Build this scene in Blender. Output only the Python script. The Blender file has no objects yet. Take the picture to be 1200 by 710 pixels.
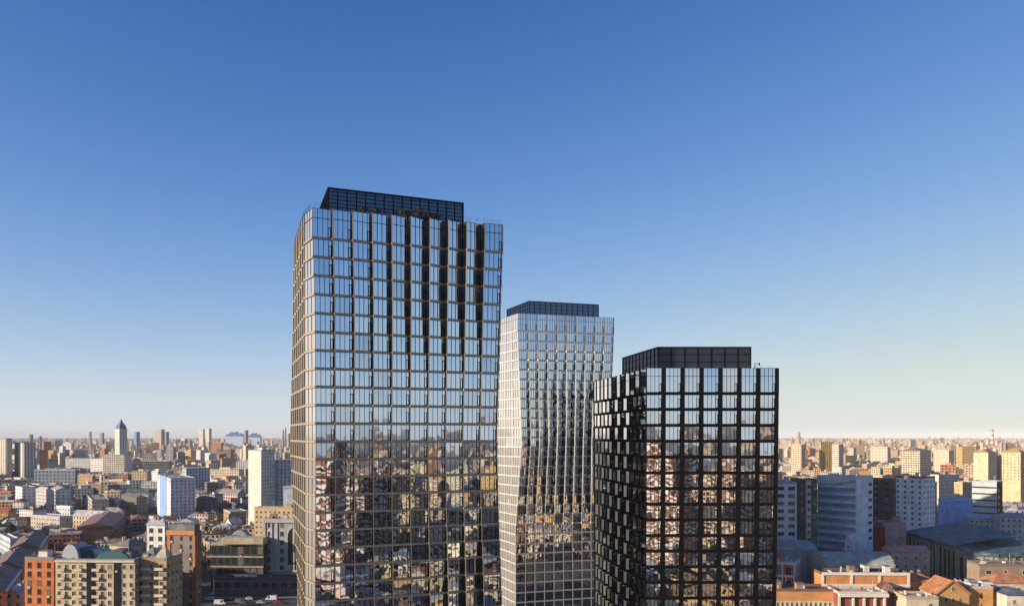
import bpy, math, random
from mathutils import Vector
R = math.radians
rnd = random.Random(7)
scene = bpy.context.scene
COL = scene.collection

# ------------------------------------------------------------------ camera
F = 990.0                      # focal length in photo pixels (photo is 1200 wide)
CZ = 80.0                      # camera height over the streets
HY = 510.0                     # photo row of the horizon
cam_d = bpy.data.cameras.new('camera'); cam = bpy.data.objects.new('camera', cam_d)
COL.objects.link(cam); scene.camera = cam
cam.location = (0, 0, CZ); cam.rotation_euler = (R(90), 0, 0)
cam_d.sensor_width = 36; cam_d.lens = 36 * F / 1200
cam_d.shift_y = (HY - 355) / 1200
cam_d.clip_start = 1; cam_d.clip_end = 60000

# ------------------------------------------------------------------ sky, sun, exposure
SUN = Vector((-0.92, -0.39, 0)).normalized(); EL = R(15)
wd = bpy.data.worlds.new('World'); scene.world = wd; wd.use_nodes = True
nt = wd.node_tree
sky = nt.nodes.new('ShaderNodeTexSky'); sky.sky_type = 'NISHITA'; sky.sun_disc = False
sky.sun_elevation = EL; sky.sun_rotation = math.atan2(SUN.x, SUN.y) % (2 * math.pi)
sky.altitude = 100; sky.air_density = 0.4; sky.dust_density = 0.3; sky.ozone_density = 2.0
EXPO = 0.5
bg = nt.nodes['Background']; bg.inputs[1].default_value = 0.12
sp = nt.nodes.new('ShaderNodeSeparateColor'); cbn = nt.nodes.new('ShaderNodeCombineColor')
nt.links.new(sky.outputs[0], sp.inputs[0])
def wm(op, a, b=None):
    n = nt.nodes.new('ShaderNodeMath'); n.operation = op
    for q_, v_ in enumerate((a, b)):
        if v_ is None: continue
        if isinstance(v_, (int, float)): n.inputs[q_].default_value = v_
        else: nt.links.new(v_, n.inputs[q_])
    return n.outputs[0]
# tone grade of the sky per channel (a curve in log space): cooler zenith, pale horizon
for i_, (a2, a1, a0, cut) in enumerate(((-.474, -.821, -.687, -.87), (-.325, -.254, -.301, -.42), (-.43, -.601, -.48, -.31))):
    x_ = wm('LOGARITHM', wm('MAXIMUM', wm('MULTIPLY', sp.outputs[i_], .1), .001), math.e); xc = wm('MINIMUM', x_, cut)
    p_ = wm('ADD', wm('MULTIPLY', xc, wm('ADD', wm('MULTIPLY', xc, a2), a1)), a0)
    p_ = wm('ADD', p_, wm('MULTIPLY', wm('SUBTRACT', x_, xc), .35))
    nt.links.new(wm('MULTIPLY', wm('EXPONENT', p_), 1 / 2 ** EXPO / .12), cbn.inputs[i_])
nt.links.new(cbn.outputs[0], bg.inputs[0])
sd = bpy.data.lights.new('sun', 'SUN'); sun = bpy.data.objects.new('sun', sd); COL.objects.link(sun)
sd.energy = 5.0; sd.angle = R(0.5); sd.color = (1.0, 0.83, 0.64)
d = Vector((SUN.x * math.cos(EL), SUN.y * math.cos(EL), math.sin(EL)))
sun.rotation_euler = d.to_track_quat('Z', 'Y').to_euler()
scene.view_settings.view_transform = 'Standard'; scene.view_settings.look = 'None'
scene.view_settings.exposure = EXPO; scene.view_settings.gamma = 1
scene.view_settings.use_curve_mapping = False
scene.cycles.max_bounces = 6; scene.cycles.volume_bounces = 1
scene.cycles.glossy_bounces = 4; scene.cycles.diffuse_bounces = 2; scene.cycles.transparent_max_bounces = 4
scene.cycles.caustics_reflective = False; scene.cycles.caustics_refractive = False

# ------------------------------------------------------------------ node helpers / materials
def mat(name):
    m = bpy.data.materials.new(name); m.use_nodes = True
    return m, m.node_tree, m.node_tree.nodes['Principled BSDF']
def N(t, typ, **kw):
    n = t.nodes.new(typ)
    for k, v in kw.items(): setattr(n, k, v)
    return n
def mth(t, op, a, b=None, c=None):
    n = N(t, 'ShaderNodeMath', operation=op)
    for i, v in enumerate((a, b, c)):
        if v is None: continue
        if isinstance(v, (int, float)): n.inputs[i].default_value = v
        else: t.links.new(v, n.inputs[i])
    return n.outputs[0]
def mix(t, f, a, b, blend='MIX'):
    n = N(t, 'ShaderNodeMix', data_type='RGBA', blend_type=blend)
    for i, v in ((0, f), (6, a), (7, b)):
        if isinstance(v, (int, float)): n.inputs[i].default_value = v
        elif isinstance(v, tuple): n.inputs[i].default_value = (*v, 1) if len(v) == 3 else v
        else: t.links.new(v, n.inputs[i])
    return n.outputs[2]
def noise(t, vec, scale, detail=4, rough=.55):
    n = N(t, 'ShaderNodeTexNoise'); n.inputs['Scale'].default_value = scale
    n.inputs['Detail'].default_value = detail; n.inputs['Roughness'].default_value = rough
    if vec is not None: t.links.new(vec, n.inputs['Vector'])
    return n.outputs['Fac']
def ramp(t, f, a, b, ca=0., cb=1.):
    n = N(t, 'ShaderNodeMapRange'); t.links.new(f, n.inputs[0])
    n.inputs[1].default_value = a; n.inputs[2].default_value = b
    n.inputs[3].default_value = ca; n.inputs[4].default_value = cb
    return n.outputs[0]

def m_plain(name, col, rough=.6, metal=0., var=.25, scale=.6):
    m, t, p = mat(name)
    pos = N(t, 'ShaderNodeNewGeometry').outputs['Position']
    f = ramp(t, noise(t, pos, scale), .3, .7, 1 - var, 1 + var)
    c = mix(t, 1., tuple(col), f, 'MULTIPLY')
    t.links.new(c, p.inputs['Base Color'])
    p.inputs['Roughness'].default_value = rough; p.inputs['Metallic'].default_value = metal
    return m

def m_objcol(name, rough=.85, var=.22, scale=.25, pattern=None):
    """wall or roof whose colour is the object's own colour; pattern=(bay, floor) adds rows of window openings"""
    m, t, p = mat(name)
    oi = N(t, 'ShaderNodeObjectInfo')
    pos = N(t, 'ShaderNodeNewGeometry').outputs['Position']
    f = mth(t, 'MULTIPLY', ramp(t, noise(t, pos, scale), .3, .7, 1 - var, 1 + var),
            ramp(t, noise(t, pos, scale * 6, 3), .3, .7, .9, 1.1))
    if pattern == 'attr':
        a = N(t, 'ShaderNodeAttribute', attribute_name='tint'); base = a.outputs['Color']
    else: base = oi.outputs['Color']
    c = mix(t, 1., base, f, 'MULTIPLY')
    if pattern:
        uv = N(t, 'ShaderNodeUVMap', uv_map='UVMap').outputs[0]
        s = N(t, 'ShaderNodeSeparateXYZ'); t.links.new(uv, s.inputs[0])
        u, v = s.outputs[0], s.outputs[1]                      # u in bays, v in floors
        fu, fv = mth(t, 'FRACT', u), mth(t, 'FRACT', v)
        rr0 = mth(t, 'MULTIPLY', oi.outputs['Random'], .22)
        iu = mth(t, 'MULTIPLY', mth(t, 'GREATER_THAN', fu, mth(t, 'SUBTRACT', .38, rr0)), mth(t, 'LESS_THAN', fu, mth(t, 'ADD', .62, rr0)))
        iv = mth(t, 'MULTIPLY', mth(t, 'GREATER_THAN', fv, .28), mth(t, 'LESS_THAN', fv, .80))
        w = mth(t, 'MULTIPLY', iu, iv)
        w = mth(t, 'MULTIPLY', w, mth(t, 'GREATER_THAN', v, 0.0))
        cb = N(t, 'ShaderNodeCombineXYZ')
        t.links.new(mth(t, 'FLOOR', u), cb.inputs[0]); t.links.new(mth(t, 'FLOOR', v), cb.inputs[1])
        t.links.new(oi.outputs['Random'], cb.inputs[2])
        wn = N(t, 'ShaderNodeTexWhiteNoise'); t.links.new(cb.outputs[0], wn.inputs[0])
        wc = mix(t, ramp(t, wn.outputs[0], .55, 1, 0, 1), (.018, .022, .028), (.16, .14, .11))
        c = mix(t, w, c, wc)
        fl_ = mth(t, 'MULTIPLY', mth(t, 'LESS_THAN', fv, .1), mth(t, 'GREATER_THAN', mth(t, 'FRACT', mth(t, 'MULTIPLY', oi.outputs['Random'], 7)), .5))
        c = mix(t, mth(t, 'MULTIPLY', fl_, .45), c, (.5, .47, .42))
        t.links.new(mix(t, w, (rough,) * 3, (.12,) * 3), p.inputs['Roughness'])
    else: p.inputs['Roughness'].default_value = rough
    if name == 'roofing':
        pt = ramp(t, noise(t, pos, .16, 3, .7), .53, .57, 0, 1); c = mix(t, pt, c, mix(t, .45, c, (.30, .27, .24)))
        st_ = ramp(t, noise(t, pos, .5, 4, .7), .6, .66, 0, .45); c = mix(t, st_, c, (.07, .06, .055))
        wv = N(t, 'ShaderNodeTexWave'); wv.inputs['Scale'].default_value = .28; t.links.new(pos, wv.inputs['Vector'])
        c = mix(t, ramp(t, wv.outputs['Fac'], .93, .98, 0, .35), c, (.05, .05, .05))
    if name == 'plaster':
        mp = N(t, 'ShaderNodeMapping'); mp.inputs['Scale'].default_value = (1.2, 1.2, .08); t.links.new(pos, mp.inputs['Vector'])
        c = mix(t, ramp(t, noise(t, mp.outputs[0], .6, 5, .65), .54, .72, 0, .45), c, mix(t, .6, c, (.10, .085, .07)))
    t.links.new(c, p.inputs['Base Color'])
    return m

def m_glass(name, tint, refl, dark, wav=.014, wscale=.35):
    """coated curtain-wall glass: a tinted mirror coat over a dim room behind"""
    m, t, p = mat(name)
    out = t.nodes['Material Output']
    pos = N(t, 'ShaderNodeNewGeometry').outputs['Position']
    a = N(t, 'ShaderNodeAttribute', attribute_name='room')
    room = mix(t, a.outputs['Fac'], tuple(dark), (.42, .39, .33))
    p.inputs['Roughness'].default_value = .6; p.inputs['Specular IOR Level'].default_value = 0
    t.links.new(room, p.inputs['Base Color'])
    g = N(t, 'ShaderNodeBsdfGlossy'); g.inputs['Color'].default_value = (*tint, 1); g.inputs['Roughness'].default_value = .015
    b = N(t, 'ShaderNodeBump'); b.inputs['Strength'].default_value = 1; b.inputs['Distance'].default_value = wav
    t.links.new(noise(t, pos, wscale, 1.5, .4), b.inputs['Height']); t.links.new(b.outputs[0], g.inputs['Normal'])
    lw = N(t, 'ShaderNodeFresnel'); lw.inputs[0].default_value = 1.5
    fac = mth(t, 'MULTIPLY', ramp(t, lw.outputs[0], .04, 1, refl, 1), mth(t, 'SUBTRACT', 1, mth(t, 'MULTIPLY', a.outputs['Fac'], .30)))
    ms = N(t, 'ShaderNodeMixShader'); t.links.new(fac, ms.inputs[0])
    t.links.new(p.outputs[0], ms.inputs[1]); t.links.new(g.outputs[0], ms.inputs[2])
    t.links.new(ms.outputs[0], out.inputs[0])
    return m

M = {}
M['glass1'] = m_glass('blue_mirror_glass', (.77, .88, .99), .80, (.012, .012, .012))
M['glass1s'] = m_glass('sunny_side_glass', (.95, .97, 1.0), .42, (.42, .41, .39))  # pale base colour put under the coat to brighten the sunny side
M['glass2s'] = m_glass('pale_sunny_side_glass', (.97, .98, 1.0), .50, (.54, .53, .51))  # paler base, same added brightness for the silver tower's sunny side
M['glass2'] = m_glass('silver_mirror_glass', (.92, .96, 1.0), .78, (.014, .015, .016))
M['glass3'] = m_glass('clear_mirror_glass', (.88, .95, 1.0), .80, (.014, .014, .014))
M['glass3s'] = m_glass('dim_side_glass', (1.0, .98, .95), .78, (.02, .02, .022))
M['strip_glass'] = m_plain('blue_strip_glass', (.20, .33, .48), .12, 0, .2, .3)
M['screen_glass'] = m_glass('smoked_screen_glass', (.5, .6, .75), .24, (.008, .009, .010), .004)
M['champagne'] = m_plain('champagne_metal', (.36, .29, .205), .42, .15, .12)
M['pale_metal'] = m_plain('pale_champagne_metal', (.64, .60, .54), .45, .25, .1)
M['black_metal'] = m_plain('black_metal', (.006, .006, .007), .5, 0, .2)
M['black_metal'].node_tree.nodes['Principled BSDF'].inputs['Specular IOR Level'].default_value = .06
M['slate_panel'] = m_plain('slate_panel', (.022, .030, .040), .35, 0, .2)
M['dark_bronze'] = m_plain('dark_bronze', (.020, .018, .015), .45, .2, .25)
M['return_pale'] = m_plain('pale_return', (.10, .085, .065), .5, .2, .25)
M['deck'] = m_plain('roof_deck', (.16, .16, .16), .9)
M['planting'] = m_plain('roof_planting', (.030, .030, .018), .95, 0, .4, .5)
M['plaster'] = m_objcol('plaster')
M['facade'] = m_objcol('facade_with_windows', pattern='uv')
M['farwall'] = m_objcol('far_city_walls', pattern='attr')
M['roofing'] = m_objcol('roofing', .7, .3, .35)
M['trim'] = m_objcol('trim', .7, .08, .3)
M['winglass'] = m_plain('window_glass', (.022, .026, .032), .06, 0, .3, .4)
M['curtain'] = m_plain('curtained_glass', (.16, .15, .13), .12, 0, .3, .4)
M['bark'] = m_plain('bark', (.055, .042, .03), .95)
M['twig'] = m_plain('bare_twigs', (.072, .047, .029), .95, 0, .4, .2)
M['evergreen'] = m_plain('dark_needles', (.035, .055, .028), .9, 0, .4, .3)
M['asphalt'] = m_plain('asphalt', (.05, .05, .052), .9, 0, .2, .1)
M['paint'] = m_plain('road_paint', (.7, .7, .68), .8)
M['carpaint'] = m_objcol('car_paint', .25, .05, .3)
M['rubber'] = m_plain('rubber', (.02, .02, .02), .8)
M['blueglass'] = m_plain('blue_curtain_glass', (.05, .10, .17), .08, 0, .3, .2)

# ------------------------------------------------------------------ mesh helpers
class MB:
    def __init__(s): s.v = []; s.f = []; s.m = []; s.uv = []; s.t = []; s.room = []
    def face(s, pts, mi=0, uv=None, tint=None, room=0.):
        i = len(s.v); s.v += [tuple(p) for p in pts]
        s.f.append(tuple(range(i, i + len(pts)))); s.m.append(mi)
        s.uv.append(uv or [(0, -1)] * len(pts)); s.t.append(tint); s.room.append(room)
    def box(s, x0, x1, y0, y1, z0, z1, mi=0, bottom=False):
        a = [(x0, y0), (x1, y0), (x1, y1), (x0, y1)]
        s.prism(a, z0, z1, mi, mi, bottom)
    def prism(s, poly, z0, z1, mi=0, top=None, bottom=False, uvs=None, tint=None):
        n = len(poly)
        for i in range(n):
            a, b = poly[i], poly[(i + 1) % n]
            L = math.hypot(b[0] - a[0], b[1] - a[1]); uv = None
            if uvs:
                bw, fh = uvs; nb = max(1, round(L / bw)); nf = max(1, round((z1 - z0) / fh))
                uv = [(0, 0), (nb, 0), (nb, nf), (0, nf)]
            s.face([(a[0], a[1], z0), (b[0], b[1], z0), (b[0], b[1], z1), (a[0], a[1], z1)], mi, uv, tint)
        if top is not None: s.face([(p[0], p[1], z1) for p in poly], top, None, tint)
        if bottom: s.face([(p[0], p[1], z0) for p in reversed(poly)], mi, None, tint)
    def wall(s, L, Rr, z0, z1, n, a, b, mi=0):
        """oriented slab along L->Rr (outward normal n), from offset a to offset b along n"""
        P = [(L[0] + n[0] * b, L[1] + n[1] * b), (Rr[0] + n[0] * b, Rr[1] + n[1] * b),
             (Rr[0] + n[0] * a, Rr[1] + n[1] * a), (L[0] + n[0] * a, L[1] + n[1] * a)]
        s.prism(P, z0, z1, mi, mi, True)
    def build(s, name, mats, parent=None, loc=(0, 0, 0), color=None):
        me = bpy.data.meshes.new(name)
        me.from_pydata(s.v, [], s.f)
        for m in (mats if isinstance(mats, list) else [mats]): me.materials.append(M[m])
        me.polygons.foreach_set('material_index', s.m)
        if any(u[0] != (0, -1) for u in s.uv):
            l = me.uv_layers.new(name='UVMap')
            l.data.foreach_set('uv', [c for u in s.uv for p in u for c in p])
        if any(t is not None for t in s.t):
            a = me.attributes.new('tint', 'FLOAT_COLOR', 'FACE')
            a.data.foreach_set('color', [c for t in s.t for c in (*(t or (.3, .3, .3)), 1)])
        if any(s.room):
            a = me.attributes.new('room', 'FLOAT', 'FACE'); a.data.foreach_set('value', s.room)
        me.update()
        return link(name, me, parent, loc, color)
def link(name, me, parent=None, loc=(0, 0, 0), color=None):
    o = bpy.data.objects.new(name, me); COL.objects.link(o)
    o.location = loc
    if parent: o.parent = parent
    if color: o.color = (*color, 1)
    return o
def tag(o, label=None, cat=None, group=None, kind=None):
    if label: o['label'] = label
    if cat: o['category'] = cat
    if group: o['group'] = group
    if kind: o['kind'] = kind
    return o
def empty(name, loc, rz=0):
    o = bpy.data.objects.new(name, None); COL.objects.link(o); o.location = loc; o.rotation_euler = (0, 0, rz)
    o.empty_display_size = 2
    return o
def copy_tree(o, parent=None):
    c = o.copy(); COL.objects.link(c)
    if parent: c.parent = parent
    for ch in o.children: copy_tree(ch, c)
    return c
def X(px, dep): return (px - 600) / F * dep
def Z(py, dep): return CZ - (py - HY) / F * dep
def PX(x, y): return 600 + F * x / y
def PY(z, y): return HY + F * (CZ - z) / y

# ------------------------------------------------------------------ setting: ground
def sheet(name, pts, z, m, label=None):
    b = MB(); b.face([(p[0], p[1], z) for p in pts]); o = b.build(name, m); o['kind'] = 'structure'; return o
gm, gt, gp = mat('city_ground')
gpos = N(gt, 'ShaderNodeNewGeometry').outputs['Position']
gc = mix(gt, ramp(gt, noise(gt, gpos, .012, 5), .42, .58), (.045, .043, .042), (.075, .055, .038))
gc = mix(gt, ramp(gt, noise(gt, gpos, .05, 4), .55, .65), gc, (.11, .10, .09))
gt.links.new(gc, gp.inputs['Base Color']); gp.inputs['Roughness'].default_value = .95
M['ground'] = gm
sheet('ground', [(-24000, -24000), (24000, -24000), (24000, 24000), (-24000, 24000)], 0, 'ground')

# haze
hz = MB(); hz.box(-26000, 26000, -26000, 26000, -1, 141, 0, True)
hm = bpy.data.materials.new('haze'); hm.use_nodes = True; ht = hm.node_tree; ht.nodes.clear()
ho = ht.nodes.new('ShaderNodeOutputMaterial'); pv = ht.nodes.new('ShaderNodeVolumePrincipled')
pv.inputs['Color'].default_value = (.98, .98, .97, 1); pv.inputs['Density'].default_value = 3.8e-5
pv.inputs['Anisotropy'].default_value = -0.25
ht.links.new(pv.outputs[0], ho.inputs['Volume']); M['haze'] = hm
tag(hz.build('haze', 'haze'), kind='stuff')

# ------------------------------------------------------------------ glass towers
def lerp(keys, y):
    if y <= keys[0][0]: return keys[0][1]
    for (a, va), (b, vb) in zip(keys, keys[1:]):
        if y <= b: return va + (vb - va) * (y - a) / (b - a)
    return keys[-1][1]
def vsub(a, b): return (a[0] - b[0], a[1] - b[1])
def unit(a):
    l = math.hypot(*a); return (a[0] / l, a[1] / l)
def along(a, u, t, n=(0, 0), q=0): return (a[0] + u[0] * t + n[0] * q, a[1] + u[1] * t + n[1] * q)

def window_mesh(b, L, Rr, z0, z1, n, trng, detail, panes=3, sash=True, sashb=None, transom=None, tilt=.010, plain=False):
    """one window: panes, mullions; mi 0 glass, 1 dark frame"""
    u = unit(vsub(Rr, L)); W = math.hypot(*vsub(Rr, L))
    room = trng.uniform(0, .12) if trng.random() < .8 else trng.uniform(.2, 1)
    if plain: room = 0.
    if not detail:
        b.face([(*L, z0), (*Rr, z0), (*Rr, z1), (*L, z1)], 0, room=room); return
    sw = min(.62, W * .2) if sash else 0
    e = [0.0] + [(W - sw) * (i + 1) / panes for i in range(panes)] + ([W] if sash else [])
    tx, tz = trng.gauss(0, tilt), trng.gauss(0, tilt)
    for i in range(len(e) - 1):
        ax, az = tx + trng.gauss(0, tilt * .3), tz + trng.gauss(0, tilt * .3)
        a, c = e[i], e[i + 1]; h = z1 - z0; w = c - a
        def P(t, z, s1, s2): q = -.09 + s1 * ax * w / 2 + s2 * az * h / 2; return (*along(L, u, t, n, q), z)
        b.face([P(a, z0, -1, -1), P(c, z0, 1, -1), P(c, z1, 1, 1), P(a, z1, -1, 1)], 0, room=room)
    m = .035
    for t in e[1:-1]: b.wall(along(L, u, t - m), along(L, u, t + m), z0, z1, n, -.12, .0, 1)
    b.wall(L, along(L, u, m), z0, z1, n, -.12, .02, 1); b.wall(along(L, u, W - m), Rr, z0, z1, n, -.12, .02, 1)
    b.wall(L, Rr, z1 - .05, z1, n, -.12, -.005, 1); b.wall(L, Rr, z0, z0 + .04, n, -.12, -.005, 1)
    if transom: b.wall(L, Rr, transom - .05, transom + .05, n, -.12, -.003, 1)
    if sash:
        s = sashb if sashb is not None else b
        a, c = along(L, u, W - sw - .02), along(L, u, W - .03)
        zt = min(z1 - .05, z0 + 2.15) if transom is None else z0 + (transom - z0) * .55
        k = .12
        s.wall(a, c, zt - k, zt, n, -.05, .06, 1); s.wall(a, c, z0 + .03, z0 + .03 + k, n, -.05, .06, 1)
        s.wall(a, along(a, u, k), z0 + .03 + k, zt - k, n, -.05, .06, 1)
        s.wall(along(c, u, -k), c, z0 + .03 + k, zt - k, n, -.05, .06, 1)

def tower(name, label, cat, verts, faces, ys, dA, glass, framem, retm, hs, fin, zvis, topz, parapet=.5):
    """verts: list of (depth, [(y, px)...]); faces: (i, j, bays, pfunc, opts); ys: photo rows of the floor lines"""
    zs = [Z(y, dA) for y in ys]                              # descending
    while zs[-1] > 4: zs.append(zs[-1] - 3.7)
    zs[-1] = 0
    base = [X(lerp(k, 500), D) for D, k in verts], [D for D, k in verts]
    cx, cy = sum(base[0]) / len(verts), sum(base[1]) / len(verts)
    root = empty(name, (cx, cy, 0)); tag(root, label, cat)
    fr, rt, slab, rest, side = MB(), MB(), MB(), MB(), MB(); wins = []
    for k in range(len(zs) - 1):
        z1, z0 = zs[k], zs[k + 1]; y = PY((z0 + z1) / 2, dA)
        pts = [(X(lerp(kk, y), D) - cx, D - cy) for D, kk in verts]
        vis = z0 > zvis
        outline = []
        for fi, (i, j, nb, pf, op) in enumerate(faces):
            a, b = pts[i], pts[j]; u = unit(vsub(b, a)); n = (u[1], -u[0]); W = math.hypot(*vsub(b, a)) / nb
            det = vis and op.get('det', True)
            for q in range(nb):
                p = pf(q, k, y); c = op['col'] + op.get('colp', .1) * abs(p); trng = random.Random(int(dA) * 100003 + fi * 7919 + k * 131 + q)
                Lp = along(a, u, W * q); Rt = along(a, u, W * (q + 1))
                if op.get('jit'):
                    js = op['jit'](q, k) * W
                    if q > 0: Lp = along(Lp, u, js)
                    if q < nb - 1: Rt = along(Rt, u, js)
                if p >= 0: L0, R0, S = Lp, along(Rt, u, -c, n, -p), Rt
                else: L0, R0, S = along(Lp, u, 0, n, p), along(Rt, u, -c), Rt
                outline += [L0, R0]
                uu = unit(vsub(R0, L0)); nn = (uu[1], -uu[0])
                zsill = z0 + hs; ztop = z1
                # spandrel band, fin at the left edge, dark return at the right
                fr.wall(L0, R0, z0 + .004, zsill, nn, -.1, .10, 0)
                fin_ = op.get('fin', fin); fr.wall(L0, along(L0, uu, fin_), zsill, z1 - .004, nn, -.1, .12, 0)
                if p < 0 and q: rt.face([(*Lp, z0 + .004), (*L0, z0 + .004), (*L0, z1 - .004), (*Lp, z1 - .004)], 0)
                us = unit(vsub(S, R0)); ns = (us[1], -us[0])
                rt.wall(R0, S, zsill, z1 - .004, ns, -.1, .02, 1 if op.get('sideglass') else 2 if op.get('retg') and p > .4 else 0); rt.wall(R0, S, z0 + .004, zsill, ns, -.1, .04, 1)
                tr = z0 + hs + (z1 - z0 - hs) * .66 if (k == 0 and z1 - z0 > 4.6) else None
                args = (along(L0, uu, fin_), R0, zsill, z1 - .006, nn, trng, det)
                kw = dict(transom=tr, sash=op.get('sash', True), panes=op.get('panes', 3), tilt=op.get('tilt', .006), plain=op.get('plain', False))
                if det and op.get('front') and len(wins) < 100: wins.append((args, kw))
                else: window_mesh(side if op.get('sideglass') else rest, *args, **kw)
        slab.face([(*p, z0 + .006) for p in reversed(outline)], 0); slab.face([(*p, z1 - .010) for p in outline], 0)
    fr.build('facade_frame', framem, root)
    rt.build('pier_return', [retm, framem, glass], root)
    slab.build('floor_slab', 'deck', root)
    o = rest.build('window', [glass, 'black_metal'], root); o['kind'] = 'stuff'
    o['label'] = 'remaining glazed window bays of this tower'
    if side.f:
        o = side.build('side_window', [glass + 's', 'black_metal'], root); o['kind'] = 'stuff'; o['label'] = 'glazed bays of the side facade'
    for args, kw in wins:
        L, Rr = args[0], args[1]; c = ((L[0] + Rr[0]) / 2, (L[1] + Rr[1]) / 2); zc = args[2]
        wb, sb = MB(), MB()
        window_mesh(wb, vsub(L, c), vsub(Rr, c), 0, args[3] - zc, args[4], args[5], True, sashb=sb,
                    **{**kw, 'transom': kw['transom'] - zc if kw['transom'] else None})
        w = wb.build('window', [glass, 'black_metal'], root, (c[0], c[1], zc))
        if sb.f: sb.build('sash', [glass, 'black_metal'], w)
    # roof edge
    y = ys[0]; pts = [(X(lerp(kk, y), D) - cx, D - cy) for D, kk in verts]
    par = MB()
    for i in range(len(pts)):
        a, b = pts[i], pts[(i + 1) % len(pts)]; u = unit(vsub(b, a)); n = (u[1], -u[0])
        par.wall(along(a, u, .02), along(b, u, -.4), zs[0] - .004, zs[0] + parapet, n, -.38, -.02)
    return root, (cx, cy), pts, zs

def railing(root, pts, z, h=.8, step=1.6):
    r = MB()
    for a, b in zip(pts, pts[1:]):
        u = unit(vsub(b, a)); n = (u[1], -u[0]); L = math.hypot(*vsub(b, a))
        for i in range(int(L / step) + 1):
            p = along(a, u, i * step); r.wall(p, along(p, u, .04), z, z + h, n, -.02, .02)
        for q in (.55, 1.0): r.wall(a, b, z + h * q - .03, z + h * q, n, -.015, .015)
    return r.build('railing', 'black_metal', root)

def crown(root, c, cornr, z0, z1, rows, cols, style, inner):
    """rooftop plant screen: a frame grid with louvres or panels. cornr: four (px, depth) corners CCW from front left"""
    P = [(X(px, D) - c[0], D - c[1]) for px, D in cornr]
    e = empty('plant_screen', (0, 0, 0)); e.parent = root
    post, pan, lou = MB(), MB(), MB()
    for s in range(4):
        a, b = P[s], P[(s + 1) % 4]; u = unit(vsub(b, a)); n = (u[1], -u[0]); L = math.hypot(*vsub(b, a))
        nc = max(2, round(L / cols))
        pan.wall(along(a, u, .1), along(b, u, -.1), z0, z1 - .25, n, -.16, -.12)
        for i in range(nc + 1):
            p = along(a, u, L * i / nc); post.wall(along(p, u, -.09), along(p, u, .09), z0, z1 - .3, n, -.2, .06)
        post.wall(along(a, u, -.08), along(b, u, .08), z1 - .3, z1, n, -.25, .10)
        for j in range(1, rows):
            z = z0 + (z1 - z0) * j / rows; lou.wall(a, b, z - .05, z + .05, n, -.1, .04)
    post.build('screen_frame', 'black_metal', e)
    pan.build('screen_panel', style, e)
    lou.build('louvre', 'black_metal', e)
    core = MB(); Q = [along(P[0], (0, 0), 0)] * 0
    mx, my = sum(p[0] for p in P) / 4, sum(p[1] for p in P) / 4
    core.prism([(mx + (p[0] - mx) * .9, my + (p[1] - my) * .9) for p in P], z0, z1 - .9, 0, 0)
    core.build('plant_room', inner, e)
    return e

def smooth(x, a, b):
    t = max(0, min(1, (x - a) / (b - a))); return t * t * (3 - 2 * t)

# tower 1: tall blue one
def p1(q, k, y):
    t = (510 - y) / 267                                         # 1 top .. 0 mid
    top = (.45 + 1.0 * smooth(q, -1, 6.5)) if q < 9 else .0
    s = smooth(t, -.05 + .025 * q, .46 + .035 * q)
    lo = 1.5 * smooth(y, 560, 720) * smooth(q, 3.5, 8) if q < 9 else 0
    return max(.06 + .12 * smooth(t, 0, .5) * (q < 9), top * s, lo)
ys1 = [243, 279.5] + [279.5 + 22.1 * i for i in range(1, 6)]
while ys1[-1] < 505: ys1.append(ys1[-1] + 21.45)
while ys1[-1] < 735: ys1.append(ys1[-1] + 20.85)
V1 = [(166, [(243, 365), (360, 369), (520, 370), (710, 369)]),          # A
      (179.5, [(243, 589.5), (360, 586), (510, 582), (600, 583.5), (710, 587.5)]),   # B
      (214, [(243, 556), (510, 548), (710, 553)]),                      # D
      (199, [(243, 344.5), (360, 343.5), (520, 340.5), (610, 344), (710, 349)]),     # C
      (171.5, [(243, 356.5), (360, 356), (520, 357), (710, 357)])]      # C'
T1, c1, P1, z1s = tower('glass_tower', 'tallest tower of blue mirrored glass with champagne frames and stepped bays', 'tower', V1,
    [(0, 1, 10, p1, dict(col=.10, colp=.2, front=True)),
     (1, 2, 8, lambda q, k, y: .1, dict(col=.2, det=False)),
     (2, 3, 10, lambda q, k, y: .1, dict(col=.2, det=False)),
     (3, 4, 6, lambda q, k, y: .35 + .3 * smooth(y, 500, 250), dict(col=.25, colp=.1, sash=False, tilt=.01, fin=.35, sideglass=1)),
     (4, 0, 1, lambda q, k, y: .05, dict(col=.12, sash=False, sideglass=1))],
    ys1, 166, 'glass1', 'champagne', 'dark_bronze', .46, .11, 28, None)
crown(T1, c1, [(384.5, 171), (543, 182.5), (524, 205), (372, 192)], z1s[0], 130.2, 7, 2.0, 'screen_glass', 'black_metal')
railing(T1, [along(P1[0], (1, 0), .5), P1[1]], z1s[0] + .02)
railing(T1, [P1[3], P1[4], P1[0]], z1s[0] + .02)
b = MB(); zr = z1s[0]
for i, (px, D, s) in enumerate([(441, 172, .8), (470, 173.5, 1.0), (478, 174, .8), (486, 174, 1.1), (494, 174.5, .9), (502, 175, .9), (425, 171, .7), (512, 175.6, .7)]):
    q = MB(); x, y = X(px, D) - c1[0], D - c1[1]
    rr = random.Random(i)
    for _ in range(46):
        th = rr.uniform(0, 6.28); h = rr.uniform(.2, 1.5 * s); r0 = rr.uniform(0, 1.1 * s)
        cx, cy = x + r0 * math.cos(th), y + r0 * math.sin(th); dx, dy = rr.uniform(-.4, .4), rr.uniform(-.4, .4)
        q.face([(cx, cy, zr + h), (cx + dx, cy + dy, zr + h + .1), (cx + dx * .4, cy + dy * .4, zr + h + .6)])
    q.prism([(x - s, y - .35), (x + s, y - .35), (x + s, y + .35), (x - s, y + .35)], zr, zr + .5, 1, 1)
    q.build('roof_planter', ['planting', 'dark_bronze'], T1)

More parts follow.
